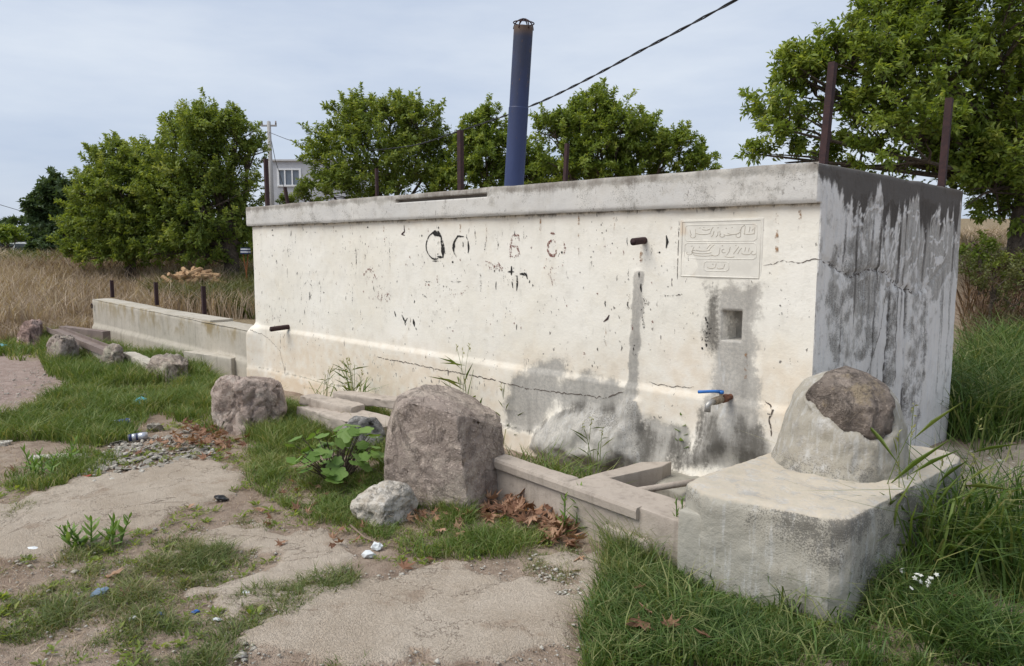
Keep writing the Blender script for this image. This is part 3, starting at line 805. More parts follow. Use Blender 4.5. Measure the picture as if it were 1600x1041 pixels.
for i, (cx, cy, rx, ry, mt) in enumerate(((600, 378, 14, 14, M_SPRAYF), (572, 398, 10, 10, M_SPRAYF), (580, 430, 12, 12, M_REDP), (690, 448, 26, 12, M_SPRAYF), (712, 460, 20, 8, M_REDP), (600, 462, 16, 10, M_REDP), (452, 392, 9, 9, M_SPRAYF), (440, 470, 22, 14, M_SPRAYF), (540, 385, 14, 12, M_SPRAYF), (800, 430, 26, 14, M_SPRAYF), (775, 416, 14, 8, M_REDP), (866, 420, 18, 20, M_REDP), (940, 390, 24, 20, M_SPRAYF), (1035, 420, 16, 22, M_SPRAYF), (1075, 490, 22, 30, M_SPRAYF), (1105, 520, 8, 26, M_SPRAY), (930, 570, 40, 14, M_SPRAYF), (640, 575, 60, 14, M_SPRAYF), (1230, 480, 26, 50, M_SPRAYF), (620, 545, 26, 12, M_SPRAYF), (505, 485, 26, 10, M_SPRAYF), (690, 500, 30, 14, M_SPRAYF))):
    rr = random.Random(3000 + i); mbf = MB()
    for k in range(22):
        px, py = rr.gauss(cx, rx * .6), rr.gauss(cy, ry * .6); L = rr.choice((.8, 1.2, 2, 3.5))
        mbf.add(*ribbon([wall(px, py), wall(px + rr.uniform(-.8, .8), py + L)], rr.uniform(.005, .014), lambda Q: on_front(Q, .003), .001, .01, False, 3100 + k))
    tag(mbf.build("paint_flecks", mt, TANK), kind="stuff")
M_DRIP = wornpaint("rust_drip", (.34, .21, .12), .50, .66, 30)
for px, py, L, w in ((1003, 384, 30, .03), (447, 520, 26, .035), (470, 352, 20, .018), (547, 350, 40, .014), (640, 346, 26, .02), (760, 340, 60, .014), (845, 336, 34, .02), (905, 334, 70, .016), (960, 331, 40, .02), (1050, 328, 40, .016), (1215, 322, 90, .022), (1250, 320, 50, .02), (720, 343, 20, .02), (600, 348, 18, .02), (520, 352, 60, .012), (948, 505, 36, .016), (1165, 540, 60, .02)):
    mark([([(px, py), (px + .3, py + L * .4), (px - .2, py + L * .75), (px, py + L)], w)], M_DRIP, "rust_drip")
# iron stubs and the tap
def stub(px0, py0, L, r):
    x, z = wall(px0, py0); mb = MB()
    mb.tube([(x, .05, z), (x, -.03, z), (x, -L, z - .01)], [r, r, r * 1.02], 14, False)
    mb.tube([(x, -L, z - .01), (x, -L + .03, z - .01)], [r * 1.02, r * .6], 14, True)
    return mb.build("pipe_stub", M_RUST, TANK, True)
stub(1008, 376, .15, .026); stub(451, 511, .24, .030)
M_BRASS = plain("old_brass", (.33, .27, .20), .5, .5, .5, .5, 50, .4)
M_CHROME = plain("dull_chrome", (.42, .41, .39), .5, .5, .6, .3, 40)
M_BLUE = plain("blue_handle", (.03, .16, .50), .5)
tx, tzz = wall(1141, 620)
TP = bpy.data.objects.new("tap", None); COL.objects.link(TP); TP.parent = TANK; TP.matrix_parent_inverse = Matrix.Translation(TANK.location).inverted()
def tap_part(name, mb, mat, smooth=True):
    o = link(name, mb.mesh(name, smooth), mat); o.parent = TP; return o
yo = -.065
tap_part("pipe", MB().tube([(tx, 0.05, tzz), (tx, yo - .02, tzz)], .020, 14).tube([(tx, yo + .02, tzz), (tx, yo - .05, tzz)], .029, 6), M_RUST2, False)
tap_part("valve_body", MB().tube([(tx, yo - .02, tzz), (tx, yo - .10, tzz)], .022, 14).tube([(tx, yo - .09, tzz), (tx, yo - .125, tzz)], .029, 8).tube([(tx, yo - .12, tzz), (tx, yo - .16, tzz)], .024, 14).tube([(tx, yo - .06, tzz), (tx, yo - .06, tzz + .045)], .013, 10), M_BRASS, False)
tap_part("spout", MB().tube([(tx, yo - .15, tzz), (tx, yo - .20, tzz), (tx - .005, yo - .222, tzz - .015), (tx - .005, yo - .225, tzz - .06)], [.019, .019, .020, .021], 14), M_CHROME)
mb = MB(); mb.tube([(tx, yo - .06, tzz + .04), (tx, yo - .06, tzz + .060)], .018, 10)
mb.add(*tube_data([(tx, yo - .06, tzz + .052), (tx - .03, yo - .10, tzz + .056), (tx - .09, yo - .20, tzz + .058)], [.013, .010, .011], 8)); tap_part("handle", mb, M_BLUE)

# ------------------------------------------------------------------ things on the tank roof
def post(px, py_top, py_base, y, w, label, name="rusty_post", group="rusty posts on the tank roof", zb=ZT - .02, dxt=0.0, flange=True):
    b = on_y(px, py_base, y); b[2] = zb
    top = on_y(px, py_top, y)
    h = top[2] - zb
    mb = MB(); t_ = .007
    # steel angle: two leaves
    M = Matrix.Translation((b[0], b[1], zb)) @ Matrix.Rotation(math.radians(dxt), 4, FWD) @ Matrix.Rotation(random.uniform(-.1, .1), 4, 'Z')
    mb.box(-w / 2, w / 2, -t_, 0, 0, h, M); mb.box(w / 2 - t_, w / 2, .0005, w * .9, 0, h - .004, M)
    o = mb.build(name, M_RUST)
    return tag(o, label, "post", group)
post(416, 247, 318, .25, .045, "rusty angle-iron post at the tank's far left end")
post(718, 203, 294, .25, .045, "rusty post left of the blue vent pipe, nearer row")
post(1284, 98, 252, .20, .042, "tall rusty post standing on the near corner of the tank roof", dxt=3.0)
post(588, 263, 308, 2.70, .040, "thin rusty post between the far-left post and the post left of the blue pipe")
post(880, 224, 284, 2.70, .045, "rusty post just right of the blue vent pipe", dxt=2.5)
post(1470, 154, 290, 2.66, .055, "rusty post standing at the back right corner of the tank roof", dxt=1.5)
post(452, 292, 318, 2.7, .05, "short leaning dark post in front of the grey house", dxt=-8)

t = NT("blue_pipe_paint")
n1 = t.noise(5, 5, .6, stretch=(1, 1, .25)); n2 = t.noise(38, 4, .65, stretch=(1, 1, .28)); hgt = t.node("ShaderNodeSeparateXYZ"); t.l.new(t.co, hgt.inputs[0])
hz = t.rng(hgt.outputs["Z"], .2, 1.75)
col = t.mix(t.rng(n1, .3, .7), (.026, .042, .115), (.036, .056, .145))
col = t.mix(t.math('MULTIPLY', hz, t.rng(n1, .25, .6)), col, (.026, .032, .060))
rf = t.rng(t.math('ADD', n2, t.math('MULTIPLY', hz, .07)), .68, .76)
col = t.mix(rf, col, (.11, .07, .05))
col = t.mix(t.rng(hgt.outputs["Z"], 1.70, 1.80), col, (.10, .065, .045))
M_BPIPE = t.done(t.bsdf(col, .55, t.bump(n2, .3, .004), .4))
yb = 1.1
pb = on_y(801, 287, yb); pt = on_y(818, 42, yb); pr = 14.6 / FPX * float((pb - CAM) @ FWD)
VP = empty("vent_pipe", (pb[0], pb[1], ZT - .1))
tag(VP, "tall leaning dark blue steel vent pipe on the tank roof with wire cage cap", "vent pipe")
axis = Vector(pt - pb); axis.y += .0; base = Vector((pb[0], pb[1], ZT - .1)); topv = Vector(pt); L = (topv - base).length
ax = (topv - base).normalized(); Rq = ax.to_track_quat('Z', 'Y').to_matrix().to_4x4(); Rm = Matrix.Translation(base) @ Rq
def vp_part(name, mb, mat):
    me = mb.mesh(name, True); o = bpy.data.objects.new(name, me); COL.objects.link(o); me.materials.append(mat)
    o.parent = VP; o.matrix_parent_inverse = Matrix.Translation(VP.location).inverted(); o.matrix_basis = Rm; return o
mb = MB(); mb.tube([(0, 0, 0), (0, 0, L * .56)], pr * 1.03, 28, False); mb.tube([(0, 0, L * .56), (0, 0, L * .565)], [pr * 1.03, pr * .985], 28, False); mb.tube([(0, 0, L * .565), (0, 0, L)], pr * .985, 28, False)
mb.tube([(0, 0, L), (0, 0, L - .35)], [pr * .985, pr * .93], 28, False)
vp_part("pipe", mb, M_BPIPE)
for k in range(3):
    a = k * PI / 3 + .3
    vp_part("cage_bar", MB().tube([(math.cos(a) * pr * 1.0 * math.cos(b), math.sin(a) * pr * 1.0 * math.cos(b), L - .03 + (0 if abs(math.cos(b)) > .999 else 0) + max(0, math.sin(b)) * pr * 1.05) for b in np.linspace(0, PI, 17)], .0065, 6), M_RUST)
vp_part("cage_ring", MB().tube([(math.cos(b) * pr * 1.05, math.sin(b) * pr * 1.05, L + .035) for b in np.linspace(0, 2 * PI, 29)], .006, 6, False), M_RUST)
mb = MB(); mb.tube([(base.x, base.y, ZT - .04), (base.x, base.y, ZT - .005)], [pr * 1.9, pr * 1.4], 22); o = link("mortar_collar", mb.mesh("mortar_collar", True), M_CURB, VP)

# ------------------------------------------------------------------ low wall on the left
LW = empty("low_wall", (-11, .2, -.2)); tag(LW, "low stained concrete wall running on from the tank's left end", "wall")
LX0 = -14.35
def low_top(x): return .475 + (.585 - .475) * (X0 - x) / (X0 - LX0)
def low_pos(u, v):
    z = -.35 + v * (low_top(u) + .35)
    o = .035 * sstep(.075, .045, z + (fbm(u * 1.2, 0, 0, 91) - .5) * .05) + (fbm(u * .9, z * .9, 0, 92) - .5) * .03 + (fbm(u * 7, z * 7, 0, 93, 3) - .5) * .012
    o = o - .015 * (v > .995)
    return np.stack([u, -o, z + (v > .995) * ((fbm(u * 4, 0, 0, 94) - .5) * .014 - .004)], 1)
def low_attr(u, v):
    return dict(moss=sstep(.55, .95, v) * (.4 + .9 * fbm(u * .6, 1, 0, 95)), dark=0 * u)
panel("wall_face", refine(LX0, X0 - .06, .04), refine(0, 1, .04), low_pos, low_attr, M_LOW, LW)
us = refine(LX0, X0 - .06, .06); ws = np.array([-.002, .01, .06, .14, .22, .30, .37, .385])
U, Wv = np.meshgrid(us, ws); u, w = U.ravel(), Wv.ravel()
zt = low_top(u) + (fbm(u * 2, w * 4, 0, 96) - .5) * .02 - .012 - .012 * (w > .38)
idx = np.arange(len(u)).reshape(len(ws), len(us)); F = np.stack([idx[:-1, :-1], idx[:-1, 1:], idx[1:, 1:], idx[1:, :-1]], -1).reshape(-1, 4)
link("wall_top", fast_mesh("wall_top", np.stack([u, w, zt], 1), F, dict(moss=.15 + 0 * u), True), M_LOW, LW)
mb = MB(); mb.box(LX0 + .002, X0 - .065, .03, .384, -.4, .44); mb.box(LX0 + .002, -9, .03, .383, .43, .52); mb.build("wall_core", M_LOW, LW)
hx = on_y(147, 478, 0)
link("iron_ring", MB().tube([(hx[0], -.03 - .01 * math.sin(a), hx[2] + .045 * math.cos(a)) if 0 else (hx[0] + .045 * math.sin(a), -.04, hx[2] + .045 * math.cos(a)) for a in np.linspace(0, 2 * PI, 14)], .009, 6, False).mesh("iron_ring", True), M_RUST, LW)
for px, pt_, pbm, lb in ((174, 438, 466, "farthest of the three short rusty posts set in the low wall"), (243, 441, 475, "middle of the three short rusty posts set in the low wall"), (317, 447, 486, "nearest of the three short rusty posts, beside the tank end")):
    g = on_z(px, pbm, low_top(-11))
    post(px, pt_, pbm, g[1], .060, lb, "short_rusty_post", "short posts on the low wall", zb=low_top(g[0]) - .05)

# ------------------------------------------------------------------ trough kerb, basin and slabs
def rough_box(mb_pts, name, mat, parent, sub=.07, amp=.012, seed=1, bev=.015):
    """closed prism from a plan polygon (list of xy), z0, z1, roughened"""
    P, z0, z1 = mb_pts
    bm = bmesh.new(); vs = [bm.verts.new((x, y, z0)) for x, y in P]; f = bm.faces.new(vs)
    r = bmesh.ops.extrude_face_region(bm, geom=[f]); bmesh.ops.translate(bm, vec=(0, 0, z1 - z0), verts=[v for v in r["geom"] if isinstance(v, bmesh.types.BMVert)])
    bmesh.ops.recalc_face_normals(bm, faces=bm.faces)
    if bev: bmesh.ops.bevel(bm, geom=bm.edges[:], offset=bev, segments=2, affect='EDGES', profile=.6)
    bmesh.ops.triangulate(bm, faces=bm.faces)
    for it in range(7):
        long = [e for e in bm.edges if e.calc_length() > sub]
        if not long: break
        bmesh.ops.subdivide_edges(bm, edges=long, cuts=1, use_grid_fill=False); bmesh.ops.triangulate(bm, faces=[f for f in bm.faces if len(f.verts) > 3])
    bm.normal_update()
    co = np.array([v.co[:] for v in bm.verts]); no = np.array([v.normal[:] for v in bm.verts])
    k = (fbm(co[:, 0] * 4, co[:, 1] * 4, co[:, 2] * 4, seed, 4) - .5) * 2 * amp + (fbm(co[:, 0] * 16, co[:, 1] * 16, co[:, 2] * 16, seed + 7, 3) - .5) * amp
    co = co + no * k[:, None]
    for v, c in zip(bm.verts, co): v.co = c
    me = bm_mesh(name, bm, True)
    return link(name, me, mat, parent)
KZ = .10
k0, k1 = on_z(786, 720, KZ), on_z(1068, 818, KZ)
TR = empty("trough_kerb", (-1.1, -1.1, -.2)); tag(TR, "low concrete trough kerb with basin between the big boulder and the corner block", "trough kerb")
dirk = (k1 - k0); dirk[2] = 0; dirk /= np.linalg.norm(dirk); nrm = np.array([-dirk[1], dirk[0], 0])       # nrm points to the tank
def kp(s, d):                                        # along kerb, depth towards the tank
    p = k0 + dirk * s + nrm * d; return (p[0], p[1])
KL = float(np.linalg.norm(k1 - k0))
s_pl = float((on_z(915, 742, KZ) - k0) @ dirk); 
rough_box(([kp(-.25, 0), kp(s_pl + .02, 0), kp(s_pl + .02, .135), kp(-.25, .135)], -.4, KZ), "kerb", M_CURB, TR, seed=301)
a_ = lambda px, py: tuple(on_z(px, py, KZ)[:2])
# basin deck: a ring of four pieces round an open hole
hA, hB, hC, hD = a_(951, 747), a_(1036, 728), a_(1108, 752), a_(1062, 782)
def lerp(p, q, t): return tuple(np.array(p) + (np.array(q) - np.array(p)) * t)
dA = kp(s_pl + .02, -.002); dAi = (a_(918, 741)[0], a_(918, 741)[1]); dB = a_(1002, 721); dE = kp(KL + .12, 0)
rough_box(([kp(s_pl + .022, 0), kp(KL + .12, 0), (hD[0] + .25, hD[1] + .04), hD, hA, kp(s_pl + .022, .14)], -.4, KZ + .001), "basin_rim", M_CURB, TR, seed=302, bev=.008)
rough_box(([kp(s_pl + .022, .143), (hA[0] - .003, hA[1] + .003), (hB[0] - .003, hB[1]), (hB[0] - .02, hB[1] + .14), (dB[0], dB[1])], -.4, KZ - .002), "basin_rim", M_CURB, TR, seed=303, bev=.008)
bar = [on_z(995, 764, KZ), on_z(1085, 742, KZ)]
mb = MB(); mb.tube([(bar[0][0] - .05, bar[0][1], KZ - .03), (bar[1][0] + .1, bar[1][1] + .02, KZ - .015)], .022, 8); mb.build("basin_bar", M_CURB, TR, True)
rough_box(([(-1.12, -.03), (-.16, -.03), (-.16, -.46), (-.62, -.50), (-1.06, -.36)], -.42, .0), "basin_floor", M_MORTAR, TR, sub=.05, amp=.035, seed=309)
# lip moulding on the kerb face, broken off short of the block
mb = MB(); s_e = float((on_z(990, 797, KZ) - k0) @ dirk)
V = []
for s in (-.2, s_e):
    for d, z in ((.02, KZ + .006), (-.022, KZ + .004), (-.030, KZ - .015), (-.026, KZ - .062), (-.010, KZ - .070), (.02, KZ - .070)):
        x, y = kp(s, d); V.append((x, y, z))
mb.add(V, [(i, i + 1, i + 7, i + 6) for i in range(5)] + [(5, 4, 3, 2, 1, 0), (6, 7, 8, 9, 10, 11)]); mb.build("kerb_lip", M_CURB, TR)
s_f = float((on_z(905, 790, KZ) - k0) @ dirk)
rough_box(([kp(s_f, -.035), kp(s_e + .1, -.035), kp(s_e + .1, .03), kp(s_f, .03)], -.4, -.07), "kerb_footing", M_CURB, TR, seed=304)
# the far end of the trough
TL = empty("far_trough_kerb", (-12, -1, -.2)); tag(TL, "far end of the trough kerb capped with brown steel channel, among the small boulders", "trough kerb")
q0, q1 = on_z(75, 512, KZ), on_z(166, 549, KZ); dl = q1 - q0; ql = np.linalg.norm(dl); dl /= ql; nl = np.array([-dl[1], dl[0], 0])
def lp(s, d): p = q0 + dl * s + nl * d; return (p[0], p[1])
rough_box(([lp(0, .02), lp(ql, .02), lp(ql, .16), lp(0, .16)], -.4, KZ - .06), "kerb", M_LOW, TL, sub=.15, seed=305)
mb = MB(); Mx = Matrix(((dl[0], nl[0], 0, q0[0]), (dl[1], nl[1], 0, q0[1]), (0, 0, 1, KZ - .055), (0, 0, 0, 1)))
mb.box(-.1, ql, 0, .20, 0, .012, Mx); mb.box(-.1, ql, -.012, -.001, -.03, .06, Mx); mb.box(-.1, ql, .201, .212, -.03, .06, Mx); mb.build("steel_channel", M_BROWNBEAM, TL)
mb = MB(); Mx2 = Mx @ Matrix.Translation((-.2, .22, .0)) @ Matrix.Rotation(math.radians(14), 4, 'Z'); mb.box(0, 1.6, 0, .14, -.3, .05, Mx2); mb.build("cross_beam", M_BROWNBEAM, TL, bevel=.008)
c0 = on_z(200, 548, .04); c1 = on_z(315, 560, .03)
for i, (p, L_, w_, rz, z1) in enumerate(((on_z(190, 551, .04), 1.5, .16, -.10, .05), (on_z(285, 550, .06), 1.2, .22, .16, .07))):
    M4 = Matrix.Rotation(rz, 2); P = [tuple(Vector(p[:2]) + M4 @ Vector(q)) for q in ((0, 0), (L_, 0), (L_ * .96, w_), (.1, w_ * 1.1))]
    rough_box((P, -.4, z1), "broken_kerb_piece", M_LOW, TL, sub=.15, amp=.03, seed=306 + i)
# slabs of the old trough lying below the tank
sl = empty("broken_slabs", (-4.8, -.9, -.2)); tag(sl, "broken concrete slabs of the old trough lying behind the grass at the tank foot", "slab")
for i, (px, py, z1, L_, w_, rz) in enumerate(((462, 634, .02, 1.35, .34, .02), (468, 618, .09, .85, .20, .05), (520, 612, .14, .95, .18, .22))):
    p = on_z(px, py, z1); M4 = Matrix.Rotation(rz, 2)
    P = [tuple(Vector(p[:2]) + M4 @ Vector(q)) for q in ((0, 0), (L_ * .6, -.03), (L_, .02), (L_ * .97, w_), (.05, w_ * .9))]
    rough_box((P, (-.35 if i == 0 else z1 - .09), z1), "slab", M_CURB, sl, sub=.08, amp=.035, seed=320 + i)

# ------------------------------------------------------------------ corner block with the mortared stone
BZ = .33
BL = empty("corner_block", (.2, -.5, -.2)); tag(BL, "rounded weathered concrete block guarding the tank corner, stone mortared on top", "corner block")
pts = [on_z(1222, 697, BZ), on_z(1068, 752, BZ), on_z(1100, 770, BZ), on_z(1300, 812, BZ), on_z(1332, 810, BZ), on_z(1352, 798, BZ), on_z(1500, 720, BZ), on_z(1503, 712, BZ), on_z(1488, 703, BZ)]
bp = [tuple(p[:2]) for p in pts]; bp += [(X1 + .03, bp[-1][1]), (X1 + .03, -.06)]
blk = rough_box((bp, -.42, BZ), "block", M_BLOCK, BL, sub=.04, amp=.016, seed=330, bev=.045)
def vattr(o, **fn):
    me = o.data; co = np.empty(len(me.vertices) * 3, np.float32); me.vertices.foreach_get("co", co); co = co.reshape(-1, 3).astype(float)
    no = np.empty(len(me.vertices) * 3, np.float32); me.vertices.foreach_get("normal", no); no = no.reshape(-1, 3)
    for n, f in fn.items():
        a = me.attributes.new(n, 'FLOAT', 'POINT'); a.data.foreach_set("value", np.ascontiguousarray(f(co, no), dtype=np.float32))
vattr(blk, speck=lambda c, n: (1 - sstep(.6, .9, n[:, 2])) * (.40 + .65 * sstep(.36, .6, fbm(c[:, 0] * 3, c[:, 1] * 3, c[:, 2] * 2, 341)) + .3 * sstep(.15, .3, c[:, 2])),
      dark=lambda c, n: (1 - sstep(.6, .9, n[:, 2])) * (.12 + .12 * (n[:, 0] > .4) + .16 * sstep(.15, .32, c[:, 2])), warm=lambda c, n: .45 * sstep(.5, .8, n[:, 2]),  # right face gets painted shade; weathering darkens the sides and upper rim
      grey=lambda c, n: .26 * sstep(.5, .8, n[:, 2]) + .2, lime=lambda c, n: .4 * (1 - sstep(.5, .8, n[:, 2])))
e0, e1 = on_z(1060, 796, .20), on_z(1130, 813, .20)
rough_box(([(e0[0] - .02, e0[1] + .30), tuple(e0[:2]), tuple(e1[:2]), (e1[0] + .05, e1[1] + .25)], -.42, .20), "block_step", M_BLOCK, BL, sub=.06, amp=.008, seed=331, bev=.012)
# mortar mound: lathe-like flare, open top holding the dark stone
_n = on_z(1312, 749, BZ); _dn = float((_n - CAM) @ FWD); mr = .0870 * _dn / (1 - .0870)
_h = ray(1316, 749); _h[2] = 0; _h /= np.linalg.norm(_h)
mc = _n + _h * mr
ZM = float(at(1318, 584, float((mc - CAM) @ FWD) - .05)[2]) - BZ
PROF_R = np.array([1.04, .97, .91, .85, .75, .58, .33, .01]) * mr; PROF_Z = BZ + np.array([-.02, .09, .28, .50, .72, .89, .98, 1.0]) * ZM
camaz = math.atan2(CAM[1] - mc[1], CAM[0] - mc[0]) + .08
def mound(name, mat, seed, grow, rough, rim):
    seg, rows = 140, 70
    a = np.linspace(0, 2 * PI, seg, endpoint=False); q = np.linspace(0, 1, rows)
    A, I = np.meshgrid(a, np.arange(rows)); R = np.interp(q, np.linspace(0, 1, 8), PROF_R)[I]; Z = np.interp(q, np.linspace(0, 1, 8), PROF_Z)[I]
    n = fbm(np.cos(A) * 1.6 + 5, np.sin(A) * 1.6 + 5, Z * 3, 350) - .5
    k = R / mr
    R = R * (1 + n * .09) + k * ((fbm(np.cos(A) * 7 + 9, np.sin(A) * 7, Z * 12, seed, 4) - .5) * rough + grow)
    Z = Z + k * 0 + (1 - k) * grow
    off = (A - camaz + PI) % (2 * PI) - PI                          # 0 = towards the viewer, + = to the right
    low = sstep(-.95, -.72, off + (fbm(Z * 12, 3, 0, 357) - .5) * .5) * sstep(1.05, .88, off + (fbm(Z * 12, 8, 0, 358) - .5) * .3)
    rz = BZ + ZM * (1.15 - low * (.62 + .12 * np.sin((off + .2) * 2.6))) + (fbm(np.cos(A) * 4, np.sin(A) * 4, 0, 355, 3) - .5) * .10
    if rim:
        inn = sstep(rz - .02, rz + .01, Z)
        bulge = sstep(-.01, .16, Z - rz) * low; R = R + k * (inn * .040 - .04 + .045 * bulge); Z = Z + (1 - k) * (inn * .05 - .04 + .03 * bulge)
    else:
        R = R + k * .022 * np.exp(-((Z - rz + .03) / .06) ** 2) * low - k * .05 * sstep(rz + .0, rz + .02, Z)
    P = np.stack([mc[0] + np.cos(A) * R, mc[1] + np.sin(A) * R, Z], -1).reshape(-1, 3)
    idx = np.arange(rows * seg).reshape(rows, seg); nx = np.roll(idx, -1, 1)
    F = np.stack([idx[:-1], nx[:-1], nx[1:], idx[1:]], -1).reshape(-1, 4)
    return link(name, fast_mesh(name, P, F, None, True), mat, BL)
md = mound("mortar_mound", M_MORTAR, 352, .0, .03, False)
vattr(md, dark=lambda c, n: .12 + .25 * sstep(BZ + .12, BZ, c[:, 2]) + .22 * (n[:, 0] > .5), speck=lambda c, n: .3 + .5 * sstep(BZ + .15, BZ, c[:, 2]), grey=lambda c, n: .40 + 0 * c[:, 0], warm=lambda c, n: .1 + 0 * c[:, 0], lime=lambda c, n: .3 + 0 * c[:, 0])  # right-facing side painted darker as shade; the foot is darker too
mound("mortared_stone", M_ROCK_K, 356, .0, .09, True)
def hull_rock(P3, name, mat, parent=None, sub=.06, amp=.03, seed=1, sharp=.03, cuts=None):
    bm = bmesh.new()
    for p in P3: bm.verts.new(tuple(p))
    r = bmesh.ops.convex_hull(bm, input=bm.verts[:])
    for v in [g for g in r.get("geom_interior", []) if isinstance(g, bmesh.types.BMVert)]: bm.verts.remove(v)
    bmesh.ops.dissolve_limit(bm, angle_limit=.12, verts=bm.verts, edges=bm.edges)
    bmesh.ops.bevel(bm, geom=bm.edges[:], offset=sharp, segments=2, affect='EDGES', profile=.5, clamp_overlap=True)
    bmesh.ops.triangulate(bm, faces=bm.faces)
    for it in range(7):
        long = [e for e in bm.edges if e.calc_length() > sub]
        if not long: break
        bmesh.ops.subdivide_edges(bm, edges=long, cuts=1); bmesh.ops.triangulate(bm, faces=[f for f in bm.faces if len(f.verts) > 3])
    bmesh.ops.recalc_face_normals(bm, faces=bm.faces)
    bm.normal_update()
    co = np.array([v.co[:] for v in bm.verts]); no = np.array([v.normal[:] for v in bm.verts])
    s = 1.0 / max(.1, np.ptp(co, axis=0).max())
    k = (fbm(co[:, 0] * 3.2 * s, co[:, 1] * 3.2 * s, co[:, 2] * 3.2 * s, seed, 4) - .5) * 2.4 * amp
    rid = 1 - np.abs(fbm(co[:, 0] * 6 * s, co[:, 1] * 6 * s, co[:, 2] * 6 * s, seed + 9, 4) - .5) * 2
    k = k - sstep(.86, .99, rid) * amp * .9 + (fbm(co[:, 0] * 20 * s, co[:, 1] * 20 * s, co[:, 2] * 20 * s, seed + 4, 3) - .5) * amp * .7
    co = co + no * k[:, None]
    for v, c in zip(bm.verts, co): v.co = c
    return link(name, bm_mesh(name, bm, True), mat, parent)
# ------------------------------------------------------------------ boulders
def boulder(pts, D, label, mat, seed, amp=.03, sharp=.03, sub=.05, name="boulder", group="boulders in front of the trough"):
    o = hull_rock([at(a, b, D + c) for a, b, c in pts], name, mat, None, sub, amp, seed, sharp)
    return tag(o, label, "boulder" if name == "boulder" else "stone", group)
def dist(px, py): return float((G(px, py) - CAM) @ FWD)
D = dist(736, 806)
boulder([(736, 830, .0), (723, 720, .0), (712, 648, .04), (706, 640, .10), (640, 628, .16), (618, 640, .2), (603, 690, .26), (600, 760, .26), (640, 790, .15), (690, 812, .06),
         (664, 600, .55), (700, 600, .70), (740, 620, .80), (782, 648, .62), (787, 668, .50), (789, 720, .45), (788, 815, .42), (620, 616, .45), (605, 660, .65), (612, 740, .8), (700, 760, 1.0), (780, 760, .9), (760, 645, .95)],
        D, "largest boulder, tall brown slab with a slanting top in front of the trough kerb", M_ROCK_A, 401, .014, .012, .04)
D = dist(384, 682)
boulder([(345, 694, .12), (384, 697, .0), (430, 668, .15), (326, 650, .22), (325, 610, .26), (340, 588, .22), (372, 592, .06), (420, 600, .12), (443, 604, .3), (446, 640, .3), (350, 583, .5), (400, 585, .75), (436, 592, .7), (335, 600, .6), (340, 680, .7), (440, 660, .8)],
        D, "squat pinkish boulder with a pale vein beside the heap of dry leaves", M_ROCK_B, 402, .045, .05, .055)
D = dist(262, 603)
boulder([(228, 565, .2), (226, 585, .25), (240, 608, .1), (262, 615, .0), (290, 608, .15), (298, 585, .25), (297, 566, .2), (262, 570, .05), (238, 556, .5), (262, 553, .8), (292, 560, .8), (230, 575, .6), (290, 590, .8)],
        D, "flat-topped cracked boulder fourth from the left in the row", M_ROCK_D, 403, .06, .06, .08)
D = dist(174, 588)
boulder([(160, 592, .1), (174, 598, 0), (190, 590, .1), (160, 560, .15), (164, 542, .15), (178, 537, .1), (194, 548, .2), (195, 565, .25), (172, 536, .5), (190, 541, .55), (165, 560, .5), (190, 585, .5), (176, 560, -.02)],
        D, "small narrow lichen-spotted boulder between two larger ones, grey and pitted", M_ROCK_D, 404, .06, .04, .06)
D = dist(95, 574)
boulder([(72, 576, .15), (95, 582, 0), (122, 572, .2), (73, 535, .2), (80, 525, .2), (98, 524, .1), (118, 527, .2), (123, 545, .3), (95, 530, .02), (85, 522, .7), (115, 523, .8), (75, 545, .7), (120, 560, .8)],
        D, "blocky grey-brown boulder second from the left, below the steel-capped kerb", M_ROCK_D, 405, .06, .06, .09)
D = dist(46, 543)
boulder([(26, 545, .2), (44, 551, 0), (64, 545, .2), (27, 525, .25), (36, 505, .3), (52, 500, .3), (64, 505, .3), (67, 520, .35), (45, 515, .1), (44, 501, .8), (62, 503, .9), (30, 520, .8), (64, 535, .9)],
        D, "leftmost boulder, reddish and rounded, at the edge of the dry field", M_ROCK_C, 406, .08, .09, .12)
D = dist(600, 828)
boulder([(547, 790, .12), (553, 778, .15), (580, 757, .16), (605, 751, .16), (640, 757, .18), (655, 785, .22), (650, 808, .18), (625, 828, .06), (598, 836, .0), (572, 828, .06), (556, 808, .1), (600, 785, -.04), (570, 770, .35), (610, 760, .42), (648, 785, .42), (600, 825, .42), (556, 795, .35)],
        D, "rounded white limestone lying in front of the largest boulder", M_ROCK_W, 407, .022, .03, .03, "pale_stone", None)
D = dist(570, 712)
boulder([(538, 690, .1), (540, 662, .1), (560, 652, .05), (585, 654, .1), (600, 668, .1), (604, 715, .1), (570, 722, 0), (545, 715, .05), (555, 650, .4), (590, 656, .4), (600, 700, .4), (545, 690, .4)],
        D, "small grey boulder half hidden behind the broad-leaved plant", M_ROCK_G, 408, .03, .05, .05)
def stone(px, py, w, h, mat, seed, label, name="stone", cat="stone", group=None, d=.6):
    """low stone lying on the ground; w, h in metres"""
    g = G(px, py); r = random.Random(seed); P = []
    for i in range(16):
        a = r.uniform(0, 2 * PI); q = r.uniform(.6, 1)
        P.append((g[0] + math.cos(a) * w * .5 * q * RGT[0] + math.sin(a) * w * .5 * d * q * FWD[0], g[1] + math.cos(a) * w * .5 * q * RGT[1] + math.sin(a) * w * .5 * d * q * FWD[1], g[2] - .02 + r.choice((0, h * .7, h, h * .9))))
    o = hull_rock(P, name, mat, None, max(.02, w * .12), h * .14, seed, w * .03)
    return tag(o, label, cat, group)
stone(66, 680, .42, .09, M_CHIP, 420, "flat pale lump of broken plaster in the grass left of the blue can")
stone(150, 662, .34, .09, M_CHIP, 421, "tan lump of rubble in the grass just above the blue can")
